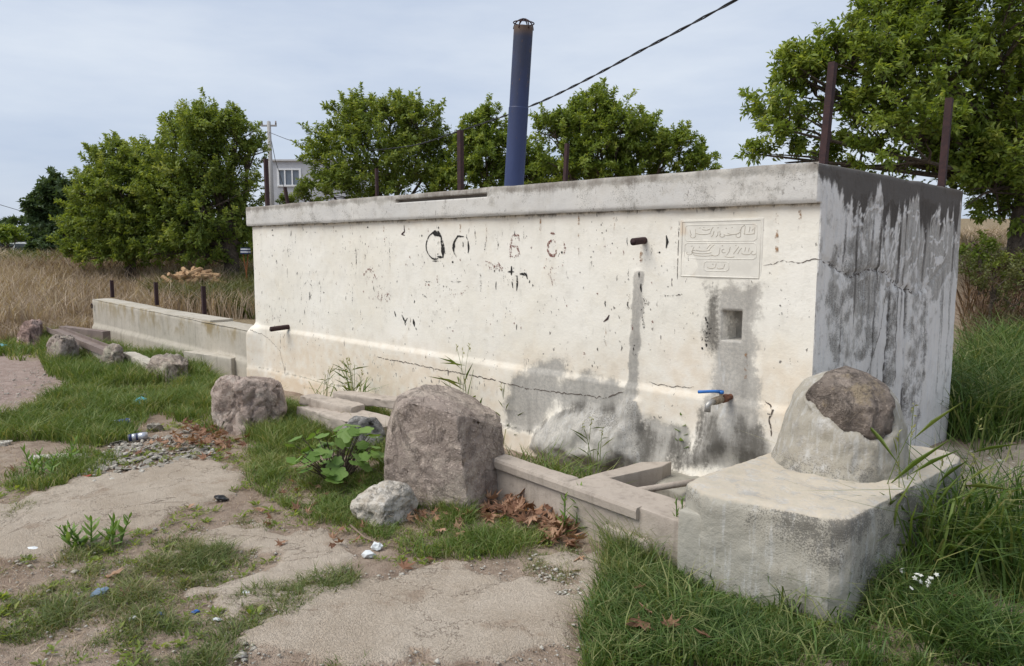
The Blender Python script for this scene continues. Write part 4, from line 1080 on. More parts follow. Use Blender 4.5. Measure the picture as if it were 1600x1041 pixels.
stone(84, 716, .62, .05, M_CHIP, 422, "long flat pale stone left of the heap of plaster chips", d=.3)
stone(5, 696, .20, .06, M_CHIP, 423, "small pale stone cut by the left edge of the photo")
stone(45, 668, .16, .07, M_ROCK_G, 424, "small grey stone beside the flat plaster lump")
stone(245, 674, .22, .10, M_CHIP, 425, "white chunk of plaster among the chips by the dry leaves")
stone(340, 838, .28, .03, M_CHIP, 426, "thin flat stone at the edge of the middle concrete patch", d=.35)

# ------------------------------------------------------------------ grass and weeds ("stuff")
def sample_poly(P, n, seed):
    r = np.random.default_rng(seed); P = np.array(P); lo, hi = P.min(0), P.max(0); out = np.zeros((0, 2))
    while len(out) < n:
        q = r.uniform(lo, hi, (max(n, 2000), 2)); q = q[poly_sd([tuple(p) for p in P], q[:, 0], q[:, 1]) < 0]; out = np.concatenate([out, q])
        if len(q) == 0: break
    return out[:n]
def area(P):
    P = np.array(P); x, y = P[:, 0], P[:, 1]; return abs(np.dot(x, np.roll(y, -1)) - np.dot(y, np.roll(x, -1))) / 2
def blades(xy, h, wd, lean, seed, curl=.5, rnd_bias=0.0, zoff=-.01, z=None, bend_dir=None):
    """grass blades, 5 verts / 3 tris each"""
    r = np.random.default_rng(seed); n = len(xy)
    if n == 0: return np.zeros((0, 3)), np.zeros((0, 3), int), np.zeros(0)
    if z is None: z = terrain(xy[:, 0], xy[:, 1])
    h = h * r.uniform(.55, 1.2, n); a = r.uniform(0, 2 * PI, n) if bend_dir is None else bend_dir + r.normal(0, .8, n)
    ln = h * lean * r.uniform(.2, 1.4, n); fa = r.uniform(0, PI, n)
    sx, sy = np.cos(fa) * wd / 2, np.sin(fa) * wd / 2
    bx, by = np.cos(a), np.sin(a)
    B = np.stack([xy[:, 0], xy[:, 1], z + zoff], 1)
    m = B + np.stack([bx * ln * .35, by * ln * .35, h * .6], 1)
    tp = B + np.stack([bx * ln * (1 + curl * .3), by * ln * (1 + curl * .3), h * (1 - curl * r.uniform(0, .45, n) * np.minimum(1, lean))], 1)
    S = np.stack([sx, sy, 0 * sx], 1) * r.uniform(.7, 1.3, (n, 1))
    V = np.stack([B - S, B + S, m - S * .8, m + S * .8, tp], 1).reshape(-1, 3)
    o = np.arange(n)[:, None] * 5
    F = np.stack([o + np.array([[0, 1, 3]]), o + np.array([[0, 3, 2]]), o + np.array([[2, 3, 4]])], 1).reshape(-1, 3)
    rr = np.clip(r.normal(.38 + rnd_bias, .24, n) + (r.random(n) < .10) * .45, 0, 1)
    return V, F, np.repeat(rr, 5)
def join(parts):
    Vs, Fs, Rs, o = [], [], [], 0
    for V, F, R in parts:
        Vs.append(V); Fs.append(F + o); Rs.append(R); o += len(V)
    return np.concatenate(Vs), np.concatenate(Fs), np.concatenate(Rs)
def stuff(name, parts, mat, label, cat):
    V, F, R = join(parts)
    o = link(name, fast_mesh(name, V, F, dict(rnd=R)), mat)
    return tag(o, label, cat, kind="stuff")
def lawn(pxpoly, dens, h, wd, lean, seed, patch=.5, pscale=2.5, keep_conc=True, curl=.5, bias=0.0, mul=None):
    P = gpoly(pxpoly); n = int(area(P) * dens)
    xy = sample_poly(P, n, seed)
    k = fbm(xy[:, 0] * pscale, xy[:, 1] * pscale, 0, seed + 3) + (fbm(xy[:, 0] * 9, xy[:, 1] * 9, 0, seed + 5, 3) - .5) * .5
    sd = poly_sd(P, xy[:, 0], xy[:, 1])
    rag = (fbm(xy[:, 0] * 4, xy[:, 1] * 4, 0, seed + 6) - .42) * .55
    dice = np.random.default_rng(seed + 1).random(n)
    keep = (dice < sstep(patch - .16, patch + .16, k)) & (dice < sstep(-.05, .16, -sd + rag))
    if keep_conc:
        c, p = ground_masks(xy[:, 0], xy[:, 1]); keep &= (c < .35 + .3 * dice) & (p < .6)
    xy = xy[keep]; kk = k[keep]
    hh = h * (.35 + 1.15 * sstep(patch - .2, patch + .35, kk))
    V, F, R = blades(xy, hh, wd, lean, seed + 2, curl, bias)
    tone = (fbm(xy[:, 0] * 3.1, xy[:, 1] * 3.1, 0, seed + 9) - .5) * .75
    return V, F, np.clip(R + np.repeat(tone, 5), 0, 1)

S_LAWN = [
    lawn([(-30, 690), (-30, 655), (40, 640), (110, 600), (135, 572), (230, 560), (300, 572), (345, 600), (345, 690), (300, 665), (235, 650), (205, 690), (150, 700), (60, 690)], 4800, .13, .008, .8, 501, .37),
    lawn([(75, 590), (60, 560), (70, 520), (150, 545), (330, 572), (330, 600), (150, 610)], 2600, .17, .010, .6, 502, .25, keep_conc=False),
    lawn([(-30, 560), (-30, 535), (80, 528), (90, 560), (40, 565)], 900, .14, .014, .7, 503, .35),
    lawn([(380, 700), (395, 670), (450, 640), (540, 650), (600, 700), (605, 730), (640, 770), (735, 812), (800, 800), (900, 850), (830, 872), (700, 880), (610, 862), (560, 830), (480, 815), (400, 770), (365, 730)], 8000, .08, .0055, 1.0, 504, .37),
    lawn([(380, 690), (440, 630), (610, 650), (610, 725), (520, 710), (440, 715)], 7000, .13, .006, .7, 505, .32),
    lawn([(590, 735), (610, 715), (740, 800), (735, 820), (640, 790)], 12000, .10, .0055, .8, 506, .25),
    lawn([(-30, 760), (100, 705), (180, 690), (200, 720), (130, 760), (60, 770)], 5000, .09, .006, .8, 507, .45),
]
stuff("grass", S_LAWN, M_GRASS, "bright green grass round the boulders and along the trough", "grass")
S_SHORT = [
    lawn([(-30, 880), (60, 860), (200, 850), (420, 840), (440, 870), (360, 900), (350, 945), (480, 920), (560, 895), (540, 925), (400, 1000), (360, 1060), (-30, 1060)], 11000, .055, .005, 1.3, 511, .455, 3.2),
    lawn([(330, 960), (380, 930), (470, 905), (565, 885), (560, 915), (470, 958), (400, 985)], 11000, .055, .005, 1.2, 512, .47, keep_conc=False),
    lawn([(200, 880), (230, 850), (300, 825), (370, 800), (420, 810), (420, 850), (330, 880), (240, 900)], 12000, .06, .005, 1.1, 513, .42),
    lawn([(480, 1060), (520, 1030), (640, 1022), (700, 1060)], 14000, .05, .005, 1.2, 514, .45, keep_conc=False),
    lawn([(740, 880), (800, 850), (890, 845), (930, 900), (860, 930)], 9000, .05, .004, 1.3, 515, .55, keep_conc=False),
    lawn([(0, 800), (60, 785), (60, 810), (0, 815)], 9000, .05, .005, 1.1, 516, .45, keep_conc=False),
]
stuff("short_grass", S_SHORT, M_GRASS_S, "sparse trampled short grass in the bare foreground earth", "grass")
S_TH = []
for i, (pp, dn) in enumerate((([(-30, 700), (340, 640), (420, 700), (600, 840), (420, 880), (420, 1060), (-30, 1060)], 1500), ([(380, 700), (600, 700), (900, 850), (700, 890), (480, 830)], 3500), ([(800, 900), (900, 850), (980, 900), (940, 1000)], 1600), ([(420, 1060), (500, 1010), (700, 1020), (960, 1000), (960, 1060)], 1600), ([(1400, 1060), (1420, 930), (1620, 900), (1620, 1060)], 2000), ([(930, 1060), (920, 950), (1060, 890), (1420, 960), (1440, 1060)], 2200))):
    P = gpoly(pp); xy = sample_poly(P, int(area(P) * dn), 580 + i); kk = fbm(xy[:, 0] * 3, xy[:, 1] * 3, 0, 590 + i); c, p = ground_masks(xy[:, 0], xy[:, 1])
    xy = xy[(np.random.default_rng(i).random(len(xy)) < sstep(.35, .6, kk)) & (c < .6)]
    S_TH.append(blades(xy, .022, .004, 3.5, 585 + i, .2, -.1, .0))
stuff("thatch", S_TH, M_DRY, "dead straw and thatch lying between the grass tufts", "thatch")
def leaves(P, Dv, Nv, size, seed, ratio=.43, fold=True):
    """rhombic folded leaves: base P, direction Dv, normal Nv"""
    r = np.random.default_rng(seed); n = len(P); s = size * r.uniform(.6, 1.25, (n, 1))
    Sv = np.cross(Dv, Nv); Sv /= np.linalg.norm(Sv, axis=1)[:, None] + 1e-9
    up = np.cross(Sv, Dv)
    tip = P + Dv * s - up * s * .12; mid = P + Dv * s * .45
    a = mid + Sv * s * ratio * .5 + up * s * ratio * .2; b = mid - Sv * s * ratio * .5 + up * s * ratio * .2
    V = np.stack([P, a, tip, b], 1).reshape(-1, 3); o = np.arange(n)[:, None] * 4
    F = np.stack([o + np.array([[0, 1, 2]]), o + np.array([[0, 2, 3]])], 1).reshape(-1, 3)
    return V, F
def unit(v): return v / (np.linalg.norm(v, axis=1)[:, None] + 1e-9)
def rosettes(pxpoly, n, size, seed):
    P = gpoly(pxpoly); r = np.random.default_rng(seed); xy = sample_poly(P, n, seed); k = fbm(xy[:, 0] * 2.5, xy[:, 1] * 2.5, 0, seed + 3); xy = xy[k > .45]
    c, p = ground_masks(xy[:, 0], xy[:, 1]); xy = xy[c < .5]; z = terrain(xy[:, 0], xy[:, 1]); m = len(xy); per = 9
    a = r.uniform(0, 2 * PI, (m, per)); el = r.uniform(.15, 1.0, (m, per))
    Dv = np.stack([np.cos(a) * np.cos(el), np.sin(a) * np.cos(el), np.sin(el)], -1).reshape(-1, 3)
    Pp = np.repeat(np.stack([xy[:, 0], xy[:, 1], z + .005], 1), per, 0) + Dv * .012 * r.uniform(0, 1.5, (m * per, 1)) + r.normal(0, .012, (m * per, 3)) * np.array([1, 1, .2])
    Nv = np.stack([-Dv[:, 0] * Dv[:, 2], -Dv[:, 1] * Dv[:, 2], 1 - Dv[:, 2] ** 2 + .01], 1)
    sz = np.repeat(r.lognormal(0, .35, m), per)
    V, F = leaves(Pp, Dv, unit(Nv), size * sz[:, None], seed + 2, .42)
    return V, F, np.repeat(np.clip(r.normal(.45, .2, m * per), 0, 1), 4)
S_WEED = [rosettes([(-30, 760), (330, 640), (600, 700), (900, 850), (700, 890), (420, 880), (400, 1000), (360, 1060), (-30, 1060)], 2300, .024, 5901), rosettes([(915, 1060), (925, 930), (1062, 890), (1430, 960), (1620, 900), (1620, 1060)], 1500, .030, 5902)]
stuff("ground_weeds", S_WEED, M_LEAF_L, "tiny broad-leaved weeds scattered through the grass", "weeds")
S_RIGHT = [
    lawn([(915, 1060), (905, 990), (925, 930), (945, 870), (1000, 862), (1062, 890), (1150, 915), (1320, 945), (1430, 960), (1470, 1010), (1450, 1060)], 10500, .095, .0065, .9, 521, .30, keep_conc=False),
    lawn([(930, 1060), (930, 960), (960, 880), (1062, 890), (1320, 945), (1430, 960), (1450, 1060)], 1300, .19, .008, 1.0, 525, .42, keep_conc=False, curl=1.2, bias=.1),
    lawn([(1060, 885), (1100, 880), (1320, 925), (1420, 920), (1440, 960), (1320, 965), (1100, 930)], 4200, .24, .0075, .7, 522, .38, keep_conc=False, curl=.9),
    lawn([(930, 890), (950, 850), (1060, 850), (1065, 900), (980, 930)], 8000, .17, .005, 1.0, 523, .34, keep_conc=False, bias=.3),
    lawn([(1420, 960), (1480, 900), (1620, 900), (1620, 1060), (1460, 1060)], 6000, .15, .008, 1.1, 524, .40, keep_conc=False),
]
stuff("corner_grass", S_RIGHT, M_GRASS_D, "lush dark green grass growing round the foot of the corner block", "grass")
S_TALL = [
    lawn([(1430, 670), (1440, 640), (1500, 600), (1540, 560), (1640, 540), (1640, 690), (1500, 695)], 1500, .48, .013, .9, 531, .15, keep_conc=False, curl=.9),
    lawn([(1400, 930), (1405, 830), (1440, 810), (1500, 820), (1640, 830), (1640, 960), (1450, 940)], 1150, .50, .013, .95, 532, .25, keep_conc=False, curl=.9),
]
stuff("tall_grass", S_TALL, M_GRASS_D, "tall arching green grass to the right of the tank and block", "grass")
t0, t1 = kp(-.5, .2), kp(s_pl - .02, .2); P = [kp(-.3, .16), kp(s_pl - .02, .16), kp(s_pl - .05, .55), kp(-.3, .6)]
xy = sample_poly(P, 620, 541); S_TR = [blades(xy, .30, .011, .8, 542, .6)]
P = [(-6.6, -.95), (-2.9, -1.0), (-2.9, -.75), (-6.6, -.7)]; xy = sample_poly(P, 260, 543); S_TR.append(blades(xy, .26, .011, .8, 544, .6))
stuff("trough_grass", S_TR, M_GRASS, "thin blades of grass growing inside the trough at the wall foot", "grass")
# dry field behind
def field(name, pxpoly, dens, h, wd, lean, seed, mat, label, cat, bias=0, patch=.2, pscale=.6):
    P = gpoly(pxpoly); n = int(min(area(P) * dens, 70000)); xy = sample_poly(P, n, seed)
    k = fbm(xy[:, 0] * pscale, xy[:, 1] * pscale, 0, seed + 3); xy = xy[np.random.default_rng(seed).random(len(xy)) < sstep(patch - .1, patch + .1, k)]
    V, F, R = blades(xy, h * (.45 + 1.1 * fbm(xy[:, 0] * .8, xy[:, 1] * .8, 0, seed + 8)), wd, lean, seed + 2, .6, bias)
    tone = (fbm(xy[:, 0] * .5, xy[:, 1] * .5, 0, seed + 19) - .5) * 1.0
    return V, F, np.clip(R + np.repeat(tone, 5), 0, 1)
S_DRY = [field("", [(-150, 525), (-150, 430), (60, 424), (200, 426), (400, 428), (400, 500), (150, 500), (60, 520)], 260, .60, .020, .5, 551, None, "", ""),
         field("", [(-150, 545), (-150, 510), (30, 512), (140, 498), (150, 520), (60, 535)], 500, .28, .014, .7, 552, None, "", ""),
         field("", [(1500, 400), (1640, 385), (1640, 370), (1500, 375)], 120, .35, .022, .6, 553, None, "", ""),
         field("", [(-300, 430), (-300, 410), (420, 408), (420, 430)], 60, .6, .035, .5, 554, None, "", "")]
stuff("dry_grass", S_DRY, M_DRY, "tall straw-coloured dry grass of the field behind the low wall", "dry grass")
S_BR = [field("", [(40, 440), (120, 412), (400, 412), (400, 438), (200, 440)], 130, .62, .035, .5, 561, None, "", ""),
        field("", [(1500, 545), (1510, 420), (1640, 410), (1640, 560)], 330, .42, .018, .8, 562, None, "", "")]
stuff("brown_weeds", S_BR, M_BROWN, "dead brown weeds under the trees and on the right-hand bank", "weeds")
S_OL = [field("", [(235, 475), (270, 448), (320, 450), (400, 436), (400, 500), (300, 490)], 420, .62, .030, .8, 571, None, "", ""),
        field("", [(-200, 425), (-200, 405), (120, 405), (150, 420), (60, 430)], 50, .6, .06, .6, 572, None, "", "")]
stuff("olive_weeds", S_OL, M_LEAF_OL, "olive green feathery weeds in the field beside the tank end", "weeds")

# ------------------------------------------------------------------ trees
def crown(lobes, nshoot, leaf, per, seed, slen=.5, upw=.5, shell=.55, per_cl=12):
    """leafy branchlets (feathered with side shoots) through every lobe: dense inside, ragged outside"""
    r = np.random.default_rng(seed); Pl, Dl, Nl, Rl, stems = [], [], [], [], []
    tot = sum(R ** 2 for c, R in lobes)
    for c, R in lobes:
        m = max(3, int(nshoot * R ** 2 / tot / per_cl))
        d = unit(r.normal(0, 1, (m, 3))); d[:, 2] = np.where(d[:, 2] < -.6, -d[:, 2] * .6, d[:, 2]); d = unit(d)
        q = .36 + .50 * r.random(m) ** .8
        out = r.random(m) < .28
        q = np.where(out, .72 + .22 * r.random(m), q) * (.70 + .5 * vnoise(d[:, 0] * 1.8 + c[0], d[:, 1] * 1.8 + c[1], d[:, 2] * 1.8 + c[2], seed))
        b0 = c + d * (R * q)[:, None]
        bd = unit(d * .65 + np.array([0, 0, upw]) + r.normal(0, .38, (m, 3)))
        bl = np.minimum(slen * 1.7, R * .9) * r.uniform(.5, 1.15, m) * np.where(out, 1.35, 1.0)
        cb = r.normal(0, .11, m) + .10 * out
        tip = b0 + bd * bl[:, None] + np.array([0, 0, -.10]) * bl[:, None]
        stems.append((b0 - bd * bl[:, None] * .4, tip))
        ci = np.repeat(np.arange(m), per_cl); n = m * per_cl
        f0 = np.tile((np.arange(per_cl) + .5) / per_cl, m) + r.uniform(-.04, .04, n); f0 = np.clip(f0, 0, 1)
        p0 = b0[ci] + bd[ci] * (bl[ci] * f0)[:, None] + np.array([0, 0, -.10]) * (bl[ci] * f0 ** 2)[:, None]
        side = unit(np.cross(bd[ci], r.normal(0, 1, (n, 3))))
        sd = unit(bd[ci] * .6 + side * .75 * (1.05 - f0)[:, None] + np.array([0, 0, .12]))
        L = slen * (.62 - .34 * f0) * r.uniform(.6, 1.25, n)
        stems.append((p0, p0 + sd * L[:, None]))
        for k in range(per):
            f = (k + r.random(n)) / per
            P = p0 + sd * (L * f)[:, None]
            rad = unit(np.cross(sd, r.normal(0, 1, (n, 3))))
            D = unit(rad * .8 + sd * .75 + np.array([0, 0, -.30]) + r.normal(0, .15, (n, 3)))
            N = unit(np.array([0, 0, .55]) + d[ci] * .45 + rad * .2 + r.normal(0, .5, (n, 3)))
            Pl.append(P); Dl.append(D); Nl.append(N); Rl.append(np.clip(.36 + cb[ci] + .26 * (f0 - .5) + r.normal(0, .15, n), 0, 1))
    P, D, N, Rr = map(np.concatenate, (Pl, Dl, Nl, Rl))
    V, F = leaves(P, D, N, leaf, seed + 1)
    R = np.repeat(Rr, 4)
    A, B = np.concatenate([s[0] for s in stems]), np.concatenate([s[1] for s in stems])
    w = leaf * .035; side = unit(np.cross(B - A, np.array([.3, .2, 1.]))) * w
    SV = np.stack([A - side, A + side, B], 1).reshape(-1, 3); SF = np.arange(len(SV)).reshape(-1, 3)
    return V, F, R, SV, SF
def make_tree(label, px_trunk, Dt, lobes_px, nshoot, leaf, per, seed, mat, trunk_r=.16, slen=.5, name="tree", group=None, upw=.5, zbase=None, lean=0, trunk_py=None, cat="tree", shell=.55, leaders=()):
    lobes = [(at(a, b, Dt + c), rr * .84 / FPX * Dt) for a, b, rr, c in lobes_px]
    g = at(px_trunk, 400, Dt); zb = tz(g[0], g[1]) if zbase is None else zbase; base = np.array([g[0], g[1], zb - .1])
    root = empty(name, tuple(base)); tag(root, label, cat, group)
    rl = np.random.default_rng(seed + 77); tips = [at(a, b, Dt + rl.uniform(-.5, .5)) for a, b in leaders]; big = list(lobes)
    lead = []
    for tp in tips:
        c = min(lobes, key=lambda q: np.linalg.norm(q[0] - tp))[0]; lead.append((c, tp))
    if cat == "tree" and Dt < 30:
        zm = np.mean([c[2] for c, _ in lobes])
        for c, R_ in lobes:
            for k in range(3 if c[2] > zm else 1):
                v = rl.normal(0, 1, 3); v[2] = abs(v[2]) * .8 + .35 if c[2] > zm else v[2] * .5; v /= np.linalg.norm(v)
                tp = c + v * R_ * rl.uniform(1.15, 1.55); lead.append((c, tp))
    V, F, R, SV, SF = crown(lobes, nshoot, leaf, per, seed, slen, upw, shell)
    if lead:
        for i, (c, tp) in enumerate(lead):
            small = [(c + (tp - c) * f, slen * .50 * (1.25 - .9 * f)) for f in (.55, .70, .84, .97)]
            V2, F2, R2, SV2, SF2 = crown(small, 30, leaf * .92, 5, seed + 300 + i, slen * .55, .7, .2, 3)
            F = np.concatenate([F, F2 + len(V)]); V = np.concatenate([V, V2]); R = np.concatenate([R, np.clip(R2 + .10, 0, 1)]); SF = np.concatenate([SF, SF2 + len(SV)]); SV = np.concatenate([SV, SV2])
    tag(link("crown", fast_mesh("crown", V, F, dict(rnd=R)), mat, root), kind="stuff")
    r = random.Random(seed); mb = MB()
    ztop = max(c[2] for c, _ in lobes); fork = base + np.array([lean, 0, max(.7, (ztop - zb) * .28)])
    mb.tube([base, base * .5 + fork * .5 + np.array([r.uniform(-.06, .06), r.uniform(-.06, .06), 0]), fork], [trunk_r * 1.35, trunk_r, trunk_r * .85], 10)
    for c, R_ in lobes:
        m = fork * .45 + c * .55 + np.array([r.uniform(-.2, .2), r.uniform(-.2, .2), r.uniform(-.1, .3)])
        mb.tube([fork - np.array([0, 0, .1]), fork * .75 + m * .25 + np.array([0, 0, .08]), m, c], [trunk_r * .55, trunk_r * .42, trunk_r * .28, trunk_r * .12], 6)
        for k in range(5):
            e = c + np.array([r.gauss(0, 1), r.gauss(0, 1), r.gauss(.3, .8)]) * R_ * .48
            mb.tube([m * .4 + c * .6, (m * .3 + c * .3 + e * .4) + np.array([0, 0, .05]), e], [trunk_r * .2, trunk_r * .13, trunk_r * .04], 5)
    for c, tp in lead: mb.tube([c, (c + tp) / 2, tp], [trunk_r * .14, trunk_r * .09, trunk_r * .03], 5)
    mb.add(SV, [tuple(f) for f in SF.tolist()])
    mb.build("trunk", M_BARK, root)
    return root
make_tree("nearest tree, large and bright green, filling the upper right behind the tank", 1592, 13.2,
    [(1480, 130, 92, 0), (1560, 60, 100, -.4), (1590, 150, 100, .3), (1385, 150, 78, -.3), (1330, 105, 55, 0), (1275, 150, 58, .2), (1235, 205, 52, 0), (1330, 215, 78, .3), (1420, 245, 82, -.4), (1520, 250, 85, .2), (1600, 270, 80, -.3), (1440, 50, 66, .1), (1480, -20, 70, 0), (1385, 40, 42, .3), (1620, -40, 110, .2), (1250, 120, 34, .1), (1700, 120, 150, .3), (1290, 262, 50, .4), (1560, 330, 45, .2), (1215, 245, 35, .2), (1545, 300, 58, -.2), (1595, 325, 46, .1), (1520, 280, 60, .3), (1480, 262, 60, .2), (1640, 330, 60, .2), (1400, 100, 60, .3), (1510, 180, 80, .5)],
    7800, .120, 8, 601, M_LEAF_R, .15, .55, group="mulberry-like trees behind the tank", upw=.35, leaders=[(1240, 85), (1285, 55), (1345, 8), (1222, 130), (1177, 175), (1172, 240), (1195, 205), (1325, 45), (1385, 5), (1420, 40), (1260, 110), (1205, 150), (1300, 75)])
make_tree("dense dark green tree rising between the grey house and the blue pipe", 600, 22.5,
    [(560, 205, 46, 0), (610, 195, 42, .3), (655, 205, 38, 0), (520, 250, 42, .2), (585, 255, 62, -.4), (650, 260, 52, .2), (690, 235, 28, .3), (505, 290, 26, .2), (545, 300, 42, -.3), (620, 310, 60, 0), (690, 285, 38, .2), (705, 292, 26, 0), (478, 316, 16, .1), (445, 320, 10, .1)],
    4800, .116, 8, 602, M_LEAF_L, .16, .5, group="mulberry-like trees behind the tank", leaders=[(555, 158), (576, 160), (600, 166), (640, 160), (662, 180), (688, 195), (503, 222), (490, 250), (468, 296), (530, 190), (622, 168)])
make_tree("slim light green tree partly hidden behind the blue vent pipe", 770, 22,
    [(755, 205, 30, 0), (735, 245, 36, .2), (775, 245, 40, -.2), (830, 265, 34, .2), (760, 285, 42, 0), (850, 280, 26, 0), (720, 280, 34, .2), (820, 295, 38, 0), (865, 290, 28, .1), (700, 295, 26, .1), (790, 290, 36, .3)],
    3300, .115, 8, 603, M_LEAF_R, .13, .5, group="mulberry-like trees behind the tank", leaders=[(762, 170), (735, 190), (778, 198), (845, 250), (722, 200), (750, 180)])
make_tree("spreading tree right of the blue pipe, sloping down to the right", 950, 20.5,
    [(930, 178, 34, 0), (905, 215, 42, .2), (868, 215, 32, 0), (960, 215, 46, -.2), (1010, 225, 36, .2), (1050, 245, 34, 0), (1095, 262, 26, .2), (930, 255, 52, 0), (990, 262, 48, .3), (880, 265, 34, 0), (1040, 268, 32, .2), (1085, 272, 24, 0), (910, 285, 34, .2), (960, 285, 36, 0)],
    4600, .112, 8, 604, M_LEAF_R, .15, .48, group="mulberry-like trees behind the tank", leaders=[(931, 143), (918, 165), (846, 192), (882, 182), (1006, 184), (1036, 208), (1092, 222), (1120, 248), (976, 190), (835, 205), (955, 170), (1060, 215)])
make_tree("tall spiky-topped tree just left of the tank end, branches drooping to the weeds", 362, 21,
    [(330, 215, 42, 0), (285, 215, 30, .2), (370, 222, 38, 0), (300, 265, 58, -.3), (350, 280, 48, .2), (388, 240, 16, 0), (260, 300, 48, .2), (320, 330, 66, -.4), (372, 330, 40, .3), (270, 355, 50, 0), (350, 372, 44, .2), (300, 390, 34, -.5), (385, 385, 26, .4), (255, 400, 30, -.3), (320, 402, 28, -.3), (285, 330, 60, .3), (225, 340, 40, .4)],
    6400, .112, 8, 605, M_LEAF_L, .22, .55, leaders=[(262, 222), (287, 193), (306, 187), (330, 180), (347, 198), (361, 172), (376, 186), (396, 206), (408, 222), (250, 232), (318, 195)], group="trees at the left edge of the field", shell=.4)
make_tree("bushy lower tree left of the spiky-topped tree", 205, 21.5,
    [(180, 262, 36, 0), (225, 275, 40, .2), (150, 300, 34, 0), (195, 320, 56, -.3), (245, 335, 45, .2), (140, 345, 38, .1), (180, 370, 48, 0), (235, 385, 38, -.3), (125, 380, 30, .2), (200, 405, 32, -.3), (160, 402, 28, -.2), (130, 400, 24, .1), (160, 335, 45, .3)],
    5200, .112, 8, 606, M_LEAF_L, .15, .5, leaders=[(170, 227), (196, 233), (140, 268), (216, 238), (125, 298), (155, 244), (185, 222)], group="trees at the left edge of the field", shell=.4)
make_tree("dark distant rounded tree at the left, behind the bushy tree", 85, 38,
    [(92, 302, 22, 0), (75, 325, 26, 0), (105, 330, 28, .5), (85, 355, 30, 0), (65, 350, 16, .3), (110, 365, 28, 0)],
    1700, .26, 8, 607, M_LEAF_F, .22, .7, group="trees at the left edge of the field")
make_tree("thin-stemmed bright green bush at the far left edge", 14, 34, [(8, 378, 13, 0), (26, 376, 11, 0), (-10, 380, 14, 0), (-35, 378, 18, 0)], 520, .20, 6, 608, M_LEAF_R, .10, .9, name="bush", cat="bush", upw=1.6)
make_tree("low dark green bush between the far trees and the dry field", 90, 30, [(80, 392, 18, 0), (115, 396, 16, 0), (55, 396, 12, 0), (130, 392, 14, .3)], 800, .17, 7, 609, M_LEAF_F, .08, .5, name="bush", cat="bush")
make_tree("pale olive shrub growing on the bank right of the tank", 1555, 11.2, [(1540, 430, 32, 0), (1570, 440, 34, .1), (1525, 462, 26, 0), (1600, 470, 34, .1), (1560, 480, 34, -.1)], 300, .055, 8, 610, M_LEAF_OL, .025, .45, name="shrub", cat="shrub", upw=.9)
for a_, b_, lb in ((175, 402, "low dark bush under the bushy left tree"), (268, 404, "dark bush left of the firewood heap"), (345, 396, "dark bush directly behind the firewood heap"), (395, 385, "bush in the gap between the spiky tree and the tank end")):
    make_tree(lb, a_, 24, [(a_ - 28, b_, 17, 0), (a_, b_ - 8, 22, .3), (a_ + 28, b_ + 1, 17, 0), (a_ + 8, b_ + 10, 18, -.2)], 620, .115, 7, 640 + a_, M_LEAF_L, .06, .4, name="bush", cat="bush", group="bushes under the left trees")
for a_, b_, lb in ((1530, 395, "leafy green shrub close to the tank's far right edge"), (1590, 415, "leafy green shrub by the tree trunk at the right edge")):
    make_tree(lb, a_, 12.5, [(a_ - 16, b_ + 8, 20, 0), (a_ + 14, b_, 24, .1), (a_, b_ + 24, 24, -.1)], 190, .07, 7, 640 + a_, M_LEAF_R, .03, .32, name="shrub", cat="shrub", upw=.8)
# wooded rise on the horizon
def far_wood():
    r = np.random.default_rng(620); lob = []
    for px in range(-160, 640, 9):
        top = 344 + 9 * abs(px - 20) / 60 if px < 60 else 352 + 6 * math.sin(px * .05)
        lob.append((at(px, top + 14 + r.uniform(-3, 3), 210 + r.uniform(-8, 8)), 15 / FPX * 210)); lob.append((at(px, top + 30, 205), 14 / FPX * 205))
    V, F, R, SV, SF = crown(lob, 4200, 1.5, 5, 621, 2.0, .4, .5)
    o = link("far_wood", fast_mesh("far_wood", V, F, dict(rnd=R * .7)), M_LEAF_F); tag(o, "distant wooded rise on the left horizon", "wood", kind="stuff")
far_wood()

